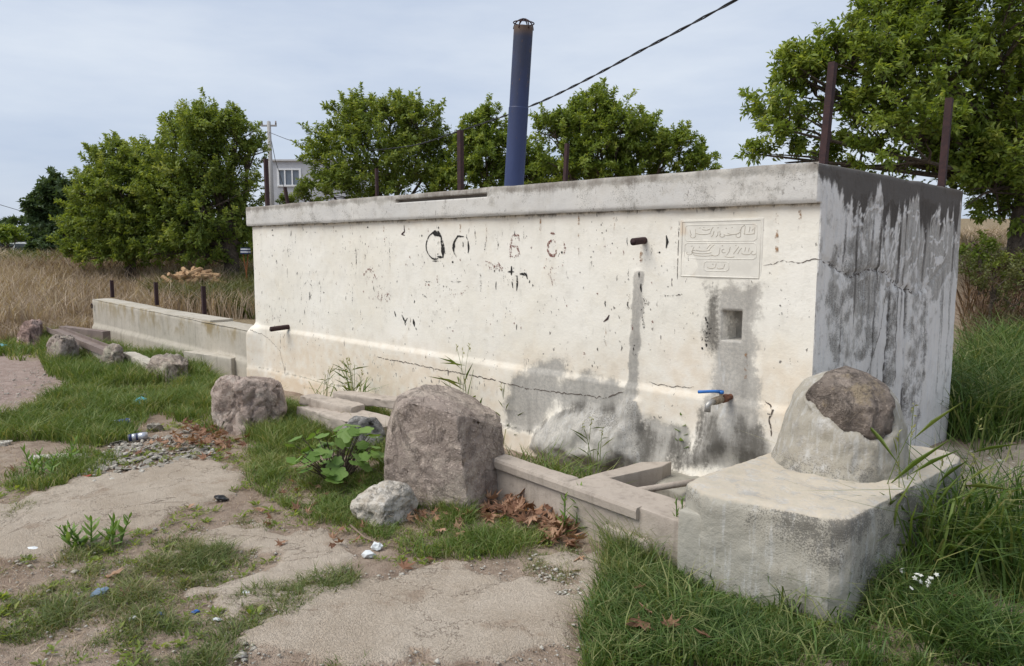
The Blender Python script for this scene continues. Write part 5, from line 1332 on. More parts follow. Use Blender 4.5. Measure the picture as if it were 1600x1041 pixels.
# ------------------------------------------------------------------ house, utility pole, cables, firewood, far things
def house():
    D = 58.0; a = at(424, 252, D); b = at(520, 255, D)
    root = empty("grey_house", (a[0], a[1], 1.0)); tag(root, "pale grey flat-roofed house behind the trees with a white three-pane window", "house")
    ux = (b - a); ux[2] = 0; Wd = np.linalg.norm(ux); ux /= Wd; uy = np.array([-ux[1], ux[0], 0])
    Mx = Matrix(((ux[0], uy[0], 0, a[0]), (ux[1], uy[1], 0, a[1]), (0, 0, 1, 0), (0, 0, 0, 1)))
    mH = plain("house_render", (.42, .43, .46), .85, .2, 0, .1, 3); mW = plain("window_frame_white", (.75, .76, .78), .5); mG = plain("window_glass", (.16, .19, .23), .1, .5)
    mR = plain("roof_edge", (.50, .50, .51), .7)
    sc = D / FPX
    x0, x1 = (434 - 424) * sc, (467 - 424) * sc; zt, zb = a[2], 0.5
    w1, w0 = at(450, 266, D)[2], at(450, 289, D)[2]
    mb = MB(); W2 = Wd * 1.3
    mb.box(-.6, x0, 0, 6, zb, zt, Mx); mb.box(x1, W2, 0, 6, zb, zt - .001, Mx); mb.box(x0, x1, .001, 6, zb, w0, Mx); mb.box(x0, x1, .001, 6, w1, zt - .002, Mx); mb.box(x0, x1, .3, 6, w0, w1, Mx)
    link("wall", mb.mesh("wall"), mH, root)
    mb = MB(); mb.box(-.75, W2 + .1, -.15, 6.1, zt, zt + .12, Mx); link("roof", mb.mesh("roof"), mR, root)
    mb = MB(); f = .13
    mb.box(x0 - .1, x1 + .1, -.05, .05, w1, w1 + f, Mx); mb.box(x0 - .1, x1 + .1, -.10, .05, w0 - f, w0, Mx); mb.box(x0 - .1, x0 + .06, -.05, .05, w0, w1, Mx); mb.box(x1 - .06, x1 + .1, -.05, .05, w0, w1, Mx)
    for q in (.3, .64): mb.box(x0 + (x1 - x0) * q - .05, x0 + (x1 - x0) * q + .05, -.03, .05, w0, w1, Mx)
    wdw = link("window", mb.mesh("window"), mW, root)
    for q0, q1 in ((.03, .27), (.33, .61), (.67, .97)):
        mb = MB(); mb.box(x0 + (x1 - x0) * q0, x0 + (x1 - x0) * q1, .06, .08, w0, w1, Mx)
        o = link("pane", mb.mesh("pane"), mG); o.parent = wdw; o.matrix_parent_inverse = Matrix.Translation(root.location).inverted() @ Matrix.Identity(4)
        o.matrix_parent_inverse = Matrix.Identity(4)
        o.location = (0, 0, 0)
house()
def pole():
    D = 42.0; tp = at(420, 190, D); bz = tz(tp[0], tp[1])
    root = empty("utility_pole", (tp[0], tp[1], bz)); tag(root, "grey concrete utility pole with short crossarm left of the grey house", "utility pole")
    mP = plain("pole_concrete", (.36, .35, .34), .8); mI = plain("insulator", (.20, .16, .14), .3)
    link("pole", MB().tube([(tp[0], tp[1], bz - .3), (tp[0], tp[1], tp[2])], [.17, .10], 12).mesh("pole", True), mP, root)
    r3 = Vector(RGT); arm = Vector(tp) + Vector((0, 0, -.22))
    link("crossarm", MB().tube([arm - r3 * .42, arm + r3 * .42], .055, 6).mesh("crossarm"), mP, root)
    for s in (-.38, 0, .38):
        p = arm + r3 * s + Vector((0, 0, .05)); link("insulator", MB().tube([p, p + Vector((0, 0, .2))], [.05, .035], 8).mesh("insulator", True), mI, root)
    return Vector(tp)
ptop = pole()
M_CABLE = plain("cable_black", (.018, .018, .020), .6)
def cable():
    A = at(421, 207, 41.9); B = at(1150, 0, 7.5)
    pxs = [(421, 207), (455, 220), (490, 229), (530, 234), (575, 235), (620, 231), (660, 224), (718, 205), (760, 191), (800, 177), (850, 157), (900, 133), (950, 107), (1000, 80), (1050, 54), (1100, 27), (1150, 0), (1200, -28), (1260, -62), (1330, -104)]
    P = []
    dA = B[:2] - A[:2]
    for px, py in pxs:
        d = ray(px, py); n = np.array([-dA[1], dA[0]]); tt = ((A[:2] - CAM[:2]) @ n) / (d[:2] @ n); P.append(CAM + d * tt)
    Q = []
    for i in range(len(P) - 1):
        n = max(2, int(np.linalg.norm(P[i + 1] - P[i]) / .12))
        for k in range(n):
            t = k / n; p0, p1, p2, p3 = P[max(i - 1, 0)], P[i], P[i + 1], P[min(i + 2, len(P) - 1)]
            Q.append(.5 * ((2 * p1) + (-p0 + p2) * t + (2 * p0 - 5 * p1 + 4 * p2 - p3) * t * t + (-p0 + 3 * p1 - 3 * p2 + p3) * t ** 3))
    root = empty("overhead_cable", tuple(A)); tag(root, "black twisted overhead cable crossing behind the blue pipe to the upper right", "cable")
    Q = np.array(Q); s = np.concatenate([[0], np.cumsum(np.linalg.norm(np.diff(Q, axis=0), axis=1))])
    for ph in (0, PI):
        o = np.stack([np.cos(s * 8 + ph) * RGT[0], np.cos(s * 8 + ph) * RGT[1], np.sin(s * 8 + ph)], 1) * .009
        link("strand", MB().tube(Q + o, .0082, 5, False).mesh("strand", True), M_CABLE, root)
cable()
def wire(pts, r, label):
    m = MB(); m.tube(pts, r, 5, False); o = m.build("wire", M_CABLE, None, True); tag(o, label, "wire")
wire([at(418, 205, 42.1), at(408, 218, 40), at(398, 240, 38), at(385, 262, 36)], .02, "thin wire dropping from the pole into the spiky-topped tree")
wire([at(423, 215, 42.1), at(430, 250, 44), at(442, 288, 50), at(455, 318, 57)], .018, "thin service wire from the pole down to the grey house")
wire([at(-40, 306, 90), at(0, 320, 90), at(30, 329, 90), at(60, 335, 90)], .035, "faint distant power line at the far left")
def firewood():
    g = at(300, 412, 19.5); zb = tz(g[0], g[1]) + .1
    root = empty("firewood_pile", (g[0], g[1], zb)); tag(root, "heap of pale split firewood logs under the trees", "firewood pile")
    m1 = plain("split_wood", (.46, .30, .17), .8, .2, 0, .35, 30); r = random.Random(5)
    me = MB().tube([(-.17, 0, 0), (.17, 0, 0)], [.055, .05], 7).mesh("log"); me.materials.append(m1)
    for k in range(64):
        u = r.gauss(0, .38); h = max(0, .40 * (1 - (u / .85) ** 2)) * r.random() ** .6
        p = Vector(g) + Vector(RGT) * u + Vector(FWD) * r.uniform(-.3, .3); 
        o = bpy.data.objects.new("log", me); COL.objects.link(o); o.parent = root
        o.location = (p.x - g[0], p.y - g[1], h + .22); o.rotation_euler = (r.uniform(-.5, .5), r.uniform(-.6, .6), r.uniform(0, PI)); o.scale = (r.uniform(.7, 1.2),) * 3
firewood()
def stand():
    D = 20.0; a = at(384, 402, D); zb = tz(a[0], a[1]) + .05
    root = empty("folding_stand", (a[0], a[1], zb)); tag(root, "orange cross-legged stand with blue and white striped bundle beside the tank end", "stand")
    mO = rusty("orange_rust", (.30, .11, .04), (.20, .08, .03), (.36, .16, .06)); mB = plain("navy_cloth", (.02, .035, .10), .8); mWh = plain("white_cloth", (.65, .68, .72), .8)
    s = D / FPX; R3 = Vector(RGT); c = Vector((a[0], a[1], 0)); zt = at(384, 397, D)[2]
    for d in (1, -1): link("leg", MB().tube([c - R3 * 4 * s * d + Vector((0, 0, zb)), c + R3 * 4 * s * d + Vector((0, 0, zt + .02))], .014, 6).mesh("leg"), mO, root)
    Mx = Matrix.Translation((a[0], a[1], zt)) @ Matrix.Rotation(ANG, 4, 'Z')
    for i, (z0, z1, m) in enumerate(((0, .035, mB), (.036, .07, mWh), (.071, .105, mB), (.106, .145, mWh), (.146, .17, mB))):
        mb = MB(); mb.box(-.10 + i * .004, .10 - i * .003, -.12, .12, z0, z1, Mx); link("folded_cloth", mb.mesh("folded_cloth"), m, root)
stand()
def far_car():
    D = 36.0; a = at(34, 399, D); zb = tz(a[0], a[1])
    root = empty("parked_car", (a[0], a[1], zb)); tag(root, "white car half hidden in the grass beneath the far left bush", "car")
    mC = plain("car_white", (.70, .72, .74), .3, .5); mG = plain("car_glass", (.05, .06, .07), .1, .5); mT = plain("tyre", (.02, .02, .02), .9)
    Mx = Matrix.Translation((a[0], a[1], a[2] - .75)) @ Matrix.Rotation(ANG + .15, 4, 'Z')
    prof = [(-2, .3), (-2.05, .75), (-1.75, .88), (-1.1, .95), (-.6, 1.36), (.7, 1.38), (1.3, .98), (1.95, .82), (2.05, .5), (2, .3)]
    V = [Mx @ Vector((x, s * (.82 if z < 1 else .66), z)) for s in (-1, 1) for x, z in prof]; n = len(prof)
    m = MB().add(V, [tuple(range(n - 1, -1, -1)), tuple(range(n, 2 * n))] + [(i, (i + 1) % n, n + (i + 1) % n, n + i) for i in range(n)]); link("body", m.mesh("body"), mC, root)
    for x0, x1, y0, y1 in ((-.9, -.02, -.75, 0), (.06, 1.0, -.75, 0)):
        V = [Mx @ Vector(q) for q in ((x0, -.825, .98), (x1, -.825, .98), (x1 - .28 if x0 > 0 else x1, -.70, 1.30), (x0 + .28 if x0 < 0 else x0, -.70, 1.30))]
        link("window", MB().add(V, [(0, 1, 2, 3)]).mesh("window"), mG, root)
    for x in (-1.3, 1.3):
        for y in (-.80, .80): link("wheel", MB().tube([Mx @ Vector((x, y - .1, .32)), Mx @ Vector((x, y + .1, .32))], .32, 16).mesh("wheel"), mT, root)
far_car()

# ------------------------------------------------------------------ single plants
def grass_clump(px, py, n, h, label, seed, spread=.06, wd=.008, lean=.8, heads=0, on=None, name="grass_clump", mat=None, top_px=None):
    g = G(px, py) if on is None else np.array(on); r = np.random.default_rng(seed)
    root = empty(name, tuple(g)); tag(root, label, "grass clump", "tall grass clumps")
    xy = g[:2] + r.normal(0, spread, (n, 2)); V, F, R = blades(xy, h, wd, lean, seed, .9, 0, 0, np.full(n, g[2] - .02))
    tag(link("blades", fast_mesh("blades", V, F, dict(rnd=R)), mat or M_GRASS, root), kind="stuff")
    for k in range(heads):
        a = r.uniform(0, 2 * PI); L = h * r.uniform(.9, 1.35); l2 = L * r.uniform(.05, .22); b = np.array([*(g[:2] + r.normal(0, spread * .7, 2)), g[2] - .02])
        P = [b + np.array([math.cos(a) * l2 * f ** 2, math.sin(a) * l2 * f ** 2, L * f]) for f in np.linspace(0, 1, 6)]
        st = MB(); st.tube(P, [.0035, .003, .003, .0025, .002, .0015], 4, False)
        me = st.mesh("stem"); at_ = me.attributes.new("rnd", 'FLOAT', 'POINT'); at_.data.foreach_set("value", np.full(len(me.vertices), .55, np.float32)); s_o = link("stem", me, mat or M_GRASS, root)
        # side leaves on the culm and a small seed head
        q = np.array([P[i] for i in (1, 2, 3, 4)]); an = a + r.uniform(-2, 2, 4); Dv = unit(np.stack([np.cos(an), np.sin(an), r.uniform(.3, 1.1, 4)], 1)); lv = L * .34
        V, F = leaves(q, Dv, unit(np.stack([-np.cos(an) * .5, -np.sin(an) * .5, np.ones(4)], 1)), lv * 1.25, seed + k, .03)
        tag(link("leaf_blades", fast_mesh("leaf_blades", V, F, dict(rnd=r.uniform(.2, .7, 4).repeat(4))), mat or M_GRASS, root), kind="stuff")
        hp = np.array([P[-1] + np.array([0, 0, -.05 + .01 * j]) for j in range(7)]); Dv = unit(r.normal(0, 1, (7, 3)) + np.array([0, 0, 1.2]))
        V, F = leaves(hp, Dv, unit(r.normal(0, 1, (7, 3))), .03, seed + k + 50, .35); link("seed_head", fast_mesh("seed_head", V, F, dict(rnd=np.full(len(V), .85))), mat or M_GRASS, root)
def on_tr(px, py, z=-.2): return on_z(px, py, z)
grass_clump(556, 640, 26, .42, "tall reedy grass clump growing in front of the tank between the middle boulders", 701, .06, .016, .9, 8, on=on_z(556, 640, -.1))
grass_clump(505, 622, 12, .30, "sparse reedy grass just right of the squat pinkish boulder", 702, .06, .011, 1.0, 3, on=on_z(505, 622, -.05))
grass_clump(728, 690, 12, .70, "tallest single grass stem rising behind the largest boulder", 703, .04, .016, .5, 5, on=on_z(728, 690, -.2))
grass_clump(790, 700, 9, .45, "thin grass stems at the right edge of the largest boulder", 704, .04, .010, .6, 3, on=on_z(790, 700, -.2))
grass_clump(930, 735, 7, .35, "slender grass stems in the trough in front of the rough mortar heap", 705, .06, .008, .7, 3, on=on_z(925, 738, -.1))
grass_clump(1425, 905, 60, .72, "tall seeding grass arching over the right side of the corner block", 706, .10, .013, .8, 7, mat=M_GRASS)
grass_clump(1540, 900, 50, .55, "broad arching grass at the right edge of the photo", 707, .16, .015, .9, 3, mat=M_GRASS)
grass_clump(1470, 640, 40, .5, "grass clump against the far edge of the tank end wall", 708, .12, .012, .7, 2, mat=M_GRASS_D, on=np.array([.35, 2.75, -.15]))

def leaf_mesh(name, outline, seed, cup=.12, wav=.05):
    r = random.Random(seed); V = [(0, 0, 0)]; n = len(outline)
    for u, v in outline: V.append((u, v, cup * (u * u + v * v) + r.uniform(-wav, wav) * .3))
    F = [(0, 1 + i, 1 + (i + 1) % n) for i in range(n)]
    me = bpy.data.meshes.new(name); me.from_pydata(V, [], F); me.update()
    a = me.attributes.new("rnd", 'FLOAT', 'POINT'); a.data.foreach_set("value", np.full(len(V), r.uniform(.15, .85), np.float32))
    return me
def lobed(n=5, depth=.28, k=30):
    out = []
    for i in range(k):
        a = 2 * PI * i / k; rr = .5 * (1 - depth * (1 - abs(math.cos(a * n / 2))) ** 1.0); rr *= (1 if abs(((a + PI) % (2 * PI)) - PI) < 2.8 else .6)
        out.append((math.cos(a) * rr + .35, math.sin(a) * rr))
    return out
MALLOW = [leaf_mesh("mallow_leaf", lobed(5, .22), s) for s in range(5)]
for m_ in MALLOW: m_.materials.append(M_PLANT)
def broad_plant(px, py, label, n, R, H, size, seed, on=None, cat="plant", name="broad_leaved_plant", mats=None):
    g = G(px, py) if on is None else np.array(on); r = random.Random(seed)
    root = empty(name, tuple(g)); tag(root, label, cat)
    for k in range(n):
        a = r.uniform(0, 2 * PI); q = math.sqrt(r.random()); hh = H * r.uniform(.35, 1) * (1 - .35 * q)
        p = Vector((g[0] + math.cos(a) * R * q, g[1] + math.sin(a) * R * q, g[2] + hh))
        b = Vector((g[0] + math.cos(a) * R * q * .15, g[1] + math.sin(a) * R * q * .15, g[2] - .02))
        mb = MB(); mb.tube([b, b * .5 + p * .5 + Vector((0, 0, hh * .12)), p], [.005, .004, .003], 5, False); me = mb.mesh("stalk"); link("stalk", me, M_BARK, root)
        o = bpy.data.objects.new("leaf", r.choice(mats or MALLOW)); COL.objects.link(o); o.parent = root; o.location = p - Vector(g)
        s = size * r.uniform(.65, 1.2); o.scale = (s, s, s); o.rotation_euler = (r.uniform(-.5, .5), r.uniform(-.1, 1.0), a + r.uniform(-.6, .6))
g = G(528, 752)
broad_plant(528, 752, "broad-leaved light green plant in front of the small grey boulder", 85, .32, .50, .125, 711)
broad_plant(1130, 722, "tiny round-leaved seedling on the rubble right under the tap", 7, .05, .07, .075, 712, on=on_z(1133, 722, .0))
WEED = [leaf_mesh("weed_leaf", [(.0, .06), (.3, .13), (.6, .11), (1, 0), (.6, -.11), (.3, -.13), (0, -.06)], s + 20, .05) for s in range(4)]
for m_ in WEED: m_.materials.append(M_PLANT)
def stem_weed(px, py, label, H, n, size, seed, on=None, stems=1, spread=.0):
    g = G(px, py) if on is None else np.array(on); r = random.Random(seed)
    root = empty("leafy_weed", tuple(g)); tag(root, label, "weed")
    for s in range(stems):
        bx = Vector((r.gauss(0, spread), r.gauss(0, spread), 0)); tip = bx * 1.6 + Vector((r.gauss(0, .03), r.gauss(0, .03), H * r.uniform(.75, 1.05)))
        mb = MB(); mb.tube([bx - Vector((0, 0, .03)), (bx + tip) * .5, tip], [.006, .005, .003], 5); me = mb.mesh("stem"); at_ = me.attributes.new("rnd", 'FLOAT', 'POINT'); at_.data.foreach_set("value", np.full(len(me.vertices), .3, np.float32)); me.materials.append(M_PLANT)
        o = bpy.data.objects.new("stem", me); COL.objects.link(o); o.parent = root
        for k in range(n):
            f = .12 + .88 * k / (n - 1); p = bx + (tip - bx) * f
            o = bpy.data.objects.new("leaf", r.choice(WEED)); COL.objects.link(o); o.parent = root; o.location = p
            sz = size * (1.15 - .6 * f) * r.uniform(.8, 1.2); o.scale = (sz, sz, sz); o.rotation_euler = (r.uniform(-.3, .3), r.uniform(-.75, .0) - .5 * f, k * 2.4 + r.uniform(-.3, .3))
stem_weed(1068, 728, "upright narrow-leaved weed in the basin left of the tap", .36, 24, .13, 721, on=on_z(1066, 730, .0))
stem_weed(886, 838, "small leafy weed against the kerb beside the heap of dry leaves", .30, 22, .09, 722, stems=2, spread=.03)
stem_weed(150, 856, "low bushy weed on bare earth at the left", .16, 14, .10, 723, stems=7, spread=.07)
stem_weed(1105, 850, "feathery pale weed leaning against the corner block's left end", .5, 26, .06, 724, on=G(1055, 880), stems=4, spread=.06)
stem_weed(60, 740, "green leafy weed beside the long flat stone at the left", .22, 16, .09, 725, stems=6, spread=.12, on=G(62, 745))
# white flowers in the grass at the right
def flowers():
    g = G(1445, 960); root = empty("white_flowers", tuple(g)); tag(root, "tiny cluster of white wildflowers in the grass right of the block", "flowers")
    mF = plain("petals", (.75, .76, .70), .7); r = random.Random(9); me = bpy.data.meshes.new("flower_head")
    V = [(0, 0, .004)]; n = 10
    for i in range(n): V.append((math.cos(2 * PI * i / n) * (.014 if i % 2 else .008), math.sin(2 * PI * i / n) * (.014 if i % 2 else .008), 0))
    me.from_pydata(V, [], [(0, 1 + i, 1 + (i + 1) % n) for i in range(n)]); me.materials.append(mF)
    for k in range(16):
        o = bpy.data.objects.new("flower_head", me); COL.objects.link(o); o.parent = root
        o.location = (r.gauss(0, .05), r.gauss(0, .05), r.uniform(.14, .24)); o.rotation_euler = (r.uniform(0, .8), r.uniform(-.4, .6), r.uniform(0, 6))
flowers()

# ------------------------------------------------------------------ dry leaves
def plane_outline(seed):
    r = random.Random(seed); out = []
    tips = [(-.95, .55), (-.55, .85), (0, 1.0), (.55, .85), (.95, .55)]
    for i, (a, L) in enumerate(tips):
        a *= 1.35; L *= r.uniform(.85, 1.1)
        out.append((math.cos(a - .17) * L * .55, math.sin(a - .17) * L * .55)); out.append((math.cos(a) * L, math.sin(a) * L)); out.append((math.cos(a + .15) * L * .58, math.sin(a + .15) * L * .58))
        if i < 4: out.append((math.cos(a + .37) * L * .48, math.sin(a + .37) * L * .48))
    out.append((-.08, .04)); out.append((-.3, .0)); out.append((-.08, -.04))
    return out
DEAD = []
for s in range(8):
    r = random.Random(s); O = plane_outline(s); V = [(0, 0, 0)]; ca, cb = r.uniform(-.5, .9), r.uniform(.3, 1.0)
    for u, v in O: V.append((u, v, ca * .35 * v * v + cb * .35 * max(0, u) ** 2 + r.uniform(-.09, .09)))
    me = bpy.data.meshes.new("dry_leaf"); n = len(O); me.from_pydata(V, [], [(0, 1 + i, 1 + (i + 1) % n) for i in range(n)]); me.update()
    a = me.attributes.new("rnd", 'FLOAT', 'POINT'); a.data.foreach_set("value", np.full(len(V), (s + .5) / 8, np.float32)); me.materials.append(M_DEADLEAF); DEAD.append(me)
def dead(px, py, size, label, group, seed, lift=0.0, tilt=.3, on=None):
    r = random.Random(seed); g = G(px, py) if on is None else on
    o = bpy.data.objects.new("dry_leaf", r.choice(DEAD)); COL.objects.link(o); s = size * r.uniform(.8, 1.15)
    o.scale = (s, s, s); o.location = (g[0], g[1], g[2] + .012 + lift); o.rotation_euler = (r.uniform(-tilt, tilt), r.uniform(-tilt, tilt), r.uniform(0, 6.28))
    return tag(o, label, "leaf", group)
r = random.Random(77)
for k in range(115):
    u = r.random(); px = 752 + 145 * u + r.gauss(0, 8); py = 800 + 48 * u + r.gauss(0, 11) - 10 * math.sin(PI * u)
    dead(px, py, .098, "dry brown plane leaf in the heap at the kerb foot", "leaves heaped at the kerb", 1000 + k, .015 + .10 * r.random() ** 1.5 * math.sin(PI * min(1, max(0, u))), .9)
for k in range(85):
    px = r.gauss(322, 34); py = 692 + (px - 322) * -.02 + r.gauss(0, 13); 
    if px > 385: continue
    dead(px, py, .085, "dry brown plane leaf strewn over the chips beside the squat boulder", "leaves beside the squat boulder", 1200 + k, .02 + .05 * r.random(), .8)
for k in range(26):
    px = r.uniform(620, 735); py = r.gauss(808, 16) + (px - 680) * .12
    dead(px, py, .088, "dry brown plane leaf in the grass between the white stone and the largest boulder", "leaves round the white stone", 1300 + k, .03, .9)
for k in range(26):
    dead(r.uniform(420, 580), r.uniform(755, 860), .065, "curled dry leaf caught in the grass left of the white stone", "leaves in the grass", 1350 + k, .025, .8)
singles = [((632, 893), .085, "pale curled dry leaf on the concrete below the white stone"), ((905, 876), .085, "crumpled dry leaf on bare earth, upper of a pair near the kerb"), ((905, 898), .055, "small dry leaf just below the crumpled leaf near the kerb"),
    ((950, 883), .085, "brown dry leaf at the grass edge right of the crumpled pair"), ((998, 1000), .16, "largest single dry leaf, lying in the grass below the corner block"), ((1015, 985), .07, "dry leaf touching the largest leaf below the corner block"),
    ((1045, 1008), .09, "dry leaf half sunk in grass right of the largest leaf"), ((993, 947), .06, "small upright dry leaf in the grass above the largest leaf"), ((172, 906), .12, "long brown dry leaf on the earth at lower left"), ((195, 937), .08, "tan dry leaf in the short grass at lower left"),
    ((140, 716), .10, "star-shaped dry leaf at the left edge of the plaster chips"), ((212, 714), .10, "orange-brown dry leaf in the middle of the plaster chips"), ((130, 748), .07, "reddish leaf at the lower edge of the plaster chips"), ((295, 797), .06, "dry leaf by the black plastic scrap"),
    ((25, 740), .08, "tan dry leaf near the left edge of the photo"), ((410, 800), .08, "dry leaf in the grass between the two concrete patches"), ((668, 878), .05, "small brown leaf on the concrete edge under the grass"), ((1500, 962), .07, "brown leaf in the grass right of the white flowers"), ((1108, 1028), .09, "dry leaf standing in the grass at the bottom edge")]
for i, ((px, py), s, lb) in enumerate(singles): dead(px, py, s, lb, "single fallen leaves", 1400 + i, .085 if px > 960 else .012, .5)

# plaster chips: bigger ones are things, the fine ones one mass
def chip_mesh(seed):
    r = random.Random(seed); bm = bmesh.new()
    for i in range(9): bm.verts.new((r.uniform(-1, 1), r.uniform(-.8, .8), r.choice((-.16, .16)) * r.uniform(.6, 1)))
    q = bmesh.ops.convex_hull(bm, input=bm.verts[:]); [bm.verts.remove(v) for v in q["geom_interior"] if isinstance(v, bmesh.types.BMVert)]
    return bm_mesh("plaster_chip", bm)
CH = [chip_mesh(s) for s in range(8)]
for m_ in CH: m_.materials.append(M_CHIP)
r = random.Random(31)
for k in range(150):
    px = r.uniform(130, 340); py = 712 + r.gauss(0, 17) - (px - 230) * .12
    g = G(px, py); o = bpy.data.objects.new("plaster_chip", r.choice(CH)); COL.objects.link(o); s = r.uniform(.025, .085)
    o.scale = (s, s, s); o.location = (g[0], g[1], g[2] + .012); o.rotation_euler = (r.uniform(-.3, .3), r.uniform(-.3, .3), r.uniform(0, 6))
    tag(o, "broken pale plaster chip in the heap left of the dry leaves", "chip", "plaster chips in the heap")
def gravel():
    rr = np.random.default_rng(800); pts = []
    for pp, n, s in (([(130, 740), (180, 690), (330, 680), (340, 720), (240, 740), (150, 760)], 900, .012), ([(-60, 670), (-20, 580), (120, 570), (100, 610), (30, 660)], 420, .009), ([(0, 870), (420, 800), (420, 1041), (0, 1041)], 1000, .005), ([(380, 1041), (560, 900), (960, 870), (940, 1041)], 1000, .005), ([(820, 930), (860, 870), (960, 880), (960, 950)], 500, .008), ([(1480, 760), (1500, 710), (1620, 700), (1620, 750)], 260, .012)):
        q = sample_poly(gpoly(pp), n, int(rr.integers(1e6))); pts.append(np.concatenate([q, s * rr.lognormal(0, .5, (len(q), 1))], 1))
    ex = rr.uniform((-6.5, -4.4), (1.2, -1.2), (26000, 2)); c, p = ground_masks(ex[:, 0], ex[:, 1]); ex = ex[(c > .12) & (c < .5)][:3200]
    pts.append(np.concatenate([ex, .0055 * rr.lognormal(0, .55, (len(ex), 1))], 1))
    q = np.concatenate(pts); n = len(q); z = terrain(q[:, 0], q[:, 1]) + q[:, 2] * .3 + .008
    oc = np.array([(1, 0, 0), (0, 1, 0), (-1, 0, 0), (0, -1, 0), (.2, .1, .5), (0, 0, -.5)], float)
    a = rr.uniform(0, 6.28, n); V = oc[None] * rr.uniform(.6, 1.3, (n, 6, 1)) * q[:, 2][:, None, None]
    ca, sa = np.cos(a)[:, None], np.sin(a)[:, None]; V = np.stack([V[..., 0] * ca - V[..., 1] * sa, V[..., 0] * sa + V[..., 1] * ca, V[..., 2]], -1) + np.stack([q[:, 0], q[:, 1], z], 1)[:, None]
    f = np.array([(0, 1, 4), (1, 2, 4), (2, 3, 4), (3, 0, 4), (1, 0, 5), (2, 1, 5), (3, 2, 5), (0, 3, 5)]); F = (np.arange(n)[:, None, None] * 6 + f[None]).reshape(-1, 3)
    o = link("gravel", fast_mesh("gravel", V.reshape(-1, 3), F), M_CHIP); tag(o, "loose pale gravel and plaster crumbs on the earth", "gravel", kind="stuff")
gravel()

# ------------------------------------------------------------------ litter
def can(px, py, rz, label, stripes, seed):
    g = G(px, py); root = empty("drink_can", (g[0], g[1], g[2] + .035)); tag(root, label, "can", "drink cans in the litter")
    ax = Vector((math.cos(rz), math.sin(rz), .06)); c = Vector(g) + Vector((0, 0, .045)); L, R = .165, .034
    def sec(a, b, ra, rb, name, m): link(name, MB().tube([c + ax * L * a, c + ax * L * b], [ra, rb], 18, True).mesh(name, True), m, root)
    for a, b, m in stripes: sec(a, b, R, R, "can_wall", m)
    sec(-.5, -.46, R * .8, R, "can_end", M_CHROME); sec(.46, .5, R, R * .8, "can_end", M_CHROME)
mBlue = plain("can_blue", (.02, .05, .32), .35, .5, .2); mSil = plain("can_silver", (.55, .57, .62), .35, .5, .6); mNavy = plain("can_navy", (.02, .03, .10), .4); mWht = plain("paper_white", (.68, .71, .72), .7)
rzc = math.atan2(RGT[1], RGT[0])
can(190, 667, rzc + .35, "blue and silver drink can lying at the grass edge", ((-.46, -.28, mSil), (-.279, .25, mBlue), (.251, .46, mBlue)), 1)
can(216, 690, rzc + .45, "pale drink can with dark blue bands lying on the plaster chips", ((-.46, -.30, mNavy), (-.299, -.1, mSil), (-.099, .0, mNavy), (.001, .46, mSil)), 2)
def crumple(px, py, size, mat, label, cat, name, seed, h=.5, lift=0.01, band=None):
    g = G(px, py); r = random.Random(seed); bm = bmesh.new(); bmesh.ops.create_icosphere(bm, subdivisions=2, radius=1)
    for v in bm.verts:
        n = mnoise.noise(v.co * 1.7 + Vector((seed, 0, 0))) * .5 + r.uniform(-.16, .16); v.co = v.co * (1 + n); v.co.z *= h; v.co *= size
        v.co.y *= .7
    me = bm_mesh(name, bm); o = link(name, me, mat); o.location = (g[0], g[1], g[2] + size * h * .5 + lift); o.rotation_euler = (r.uniform(-.3, .3), r.uniform(-.3, .3), ANG + r.uniform(-.5, .5))
    return tag(o, label, cat)
mTeal = plain("teal_wrapper", (.10, .42, .50), .3, .5); mBlk = plain("black_plastic", (.02, .02, .022), .35, .5); mCap = plain("blue_plastic", (.03, .12, .42), .4); mRed = plain("red_card", (.42, .09, .06), .7)
crumple(219, 640, .085, mTeal, "crumpled teal plastic wrapper in the green grass", "wrapper", "plastic_wrapper", 3, .7, .05)
crumple(224, 634, .05, mBlk, "black scrap sticking out behind the teal wrapper", "wrapper", "black_scrap", 12, .5, .10)
crumple(575, 872, .036, mWht, "crumpled white paper packet on the ground below the white stone", "packet", "paper_packet", 4, .6)
crumple(589, 860, .036, mWht, "torn pale green-white packet end beside the crumpled packet", "packet", "paper_packet", 5, .7)
crumple(385, 933, .034, mWht, "crumpled pale paper on the left concrete strip", "paper", "paper_scrap", 6, .3)
crumple(52, 863, .040, mWht, "small white paper scrap on bare earth at the left", "paper", "paper_scrap", 7, .3)
crumple(248, 964, .018, mCap, "bright blue bottle cap in the short grass", "cap", "bottle_cap", 8, .5)
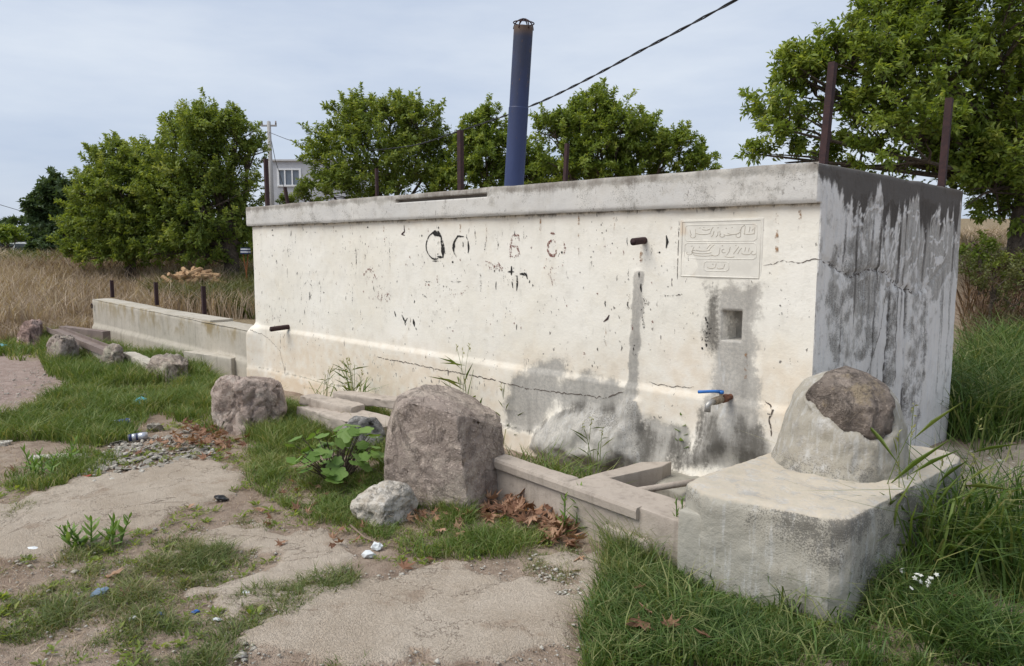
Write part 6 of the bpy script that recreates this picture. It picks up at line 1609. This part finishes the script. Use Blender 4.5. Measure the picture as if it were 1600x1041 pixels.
crumple(155, 930, .045, plain("blue_cloth", (.14, .20, .28), .8), "faded blue rag trodden into the grass", "rag", "blue_rag", 9, .3)
crumple(208, 970, .018, mWht, "tiny white scrap left of the blue cap", "scrap", "paper_scrap", 10, .5)
crumple(134, 748, .045, mRed, "flattened red card at the lower edge of the chips", "card", "card_scrap", 11, .2)
crumple(345, 783, .045, mBlk, "shiny black plastic scrap at the concrete edge", "scrap", "plastic_scrap", 13, .5)
crumple(4, 548, .12, mTeal, "pale blue plastic scrap in grass at the far left edge", "scrap", "plastic_scrap", 14, .4, .05)
crumple(306, 960, .02, mCap, "small blue scrap at the edge of the left concrete strip", "scrap", "plastic_scrap", 15, .4)
crumple(340, 972, .02, mWht, "small grey-white scrap in the short grass right of the blue scrap", "scrap", "paper_scrap", 16, .4)
def twig(a, b, rad, label, sag=.02):
    p, q = G(*a), G(*b); m = (p + q) / 2 + np.array([.01, .015, sag]); o = MB().tube([p + [0, 0, .012], m, q + [0, 0, .012]], [rad, rad, rad * .6], 6).build("twig", M_BARK, None, True); tag(o, label, "twig")
twig((568, 972), (588, 965), .006, "short dark twig on the central concrete patch, left one"); twig((720, 942), (730, 932), .007, "short dark twig on the central concrete patch, right one")
o = MB().tube([G(548, 828) + [0, 0, .03], G(570, 845) + [0, 0, .02], G(592, 853) + [0, 0, .015], G(640, 862) + [0, 0, .015]], [.007, .006, .005, .003], 6).build("dry_stalk", M_DRY, None, True); tag(o, "pale dry stalk lying below the white stone", "stalk")
# rubble at the basin by the wall
for i, (px, py, w) in enumerate(((1045, 720, .13), (1075, 732, .10), (1095, 728, .12), (1120, 735, .09))):
    g = on_z(px, py, -.02); rr = random.Random(900 + i)
    P = [(g[0] + rr.uniform(-w, w), g[1] + rr.uniform(-w, w) * .6, g[2] + rr.choice((-.15, .03, .05))) for _ in range(14)]
    tag(hull_rock(P, "rubble_stone", M_MORTAR, None, .03, .012, 900 + i, .008), ("flat rubble at the basin's far corner left of the upright weed", "rubble right at the foot of the upright weed", "rubble between the upright weed and the seedling", "rubble in front of the round-leaved seedling")[i], "rubble", "rubble in the basin")
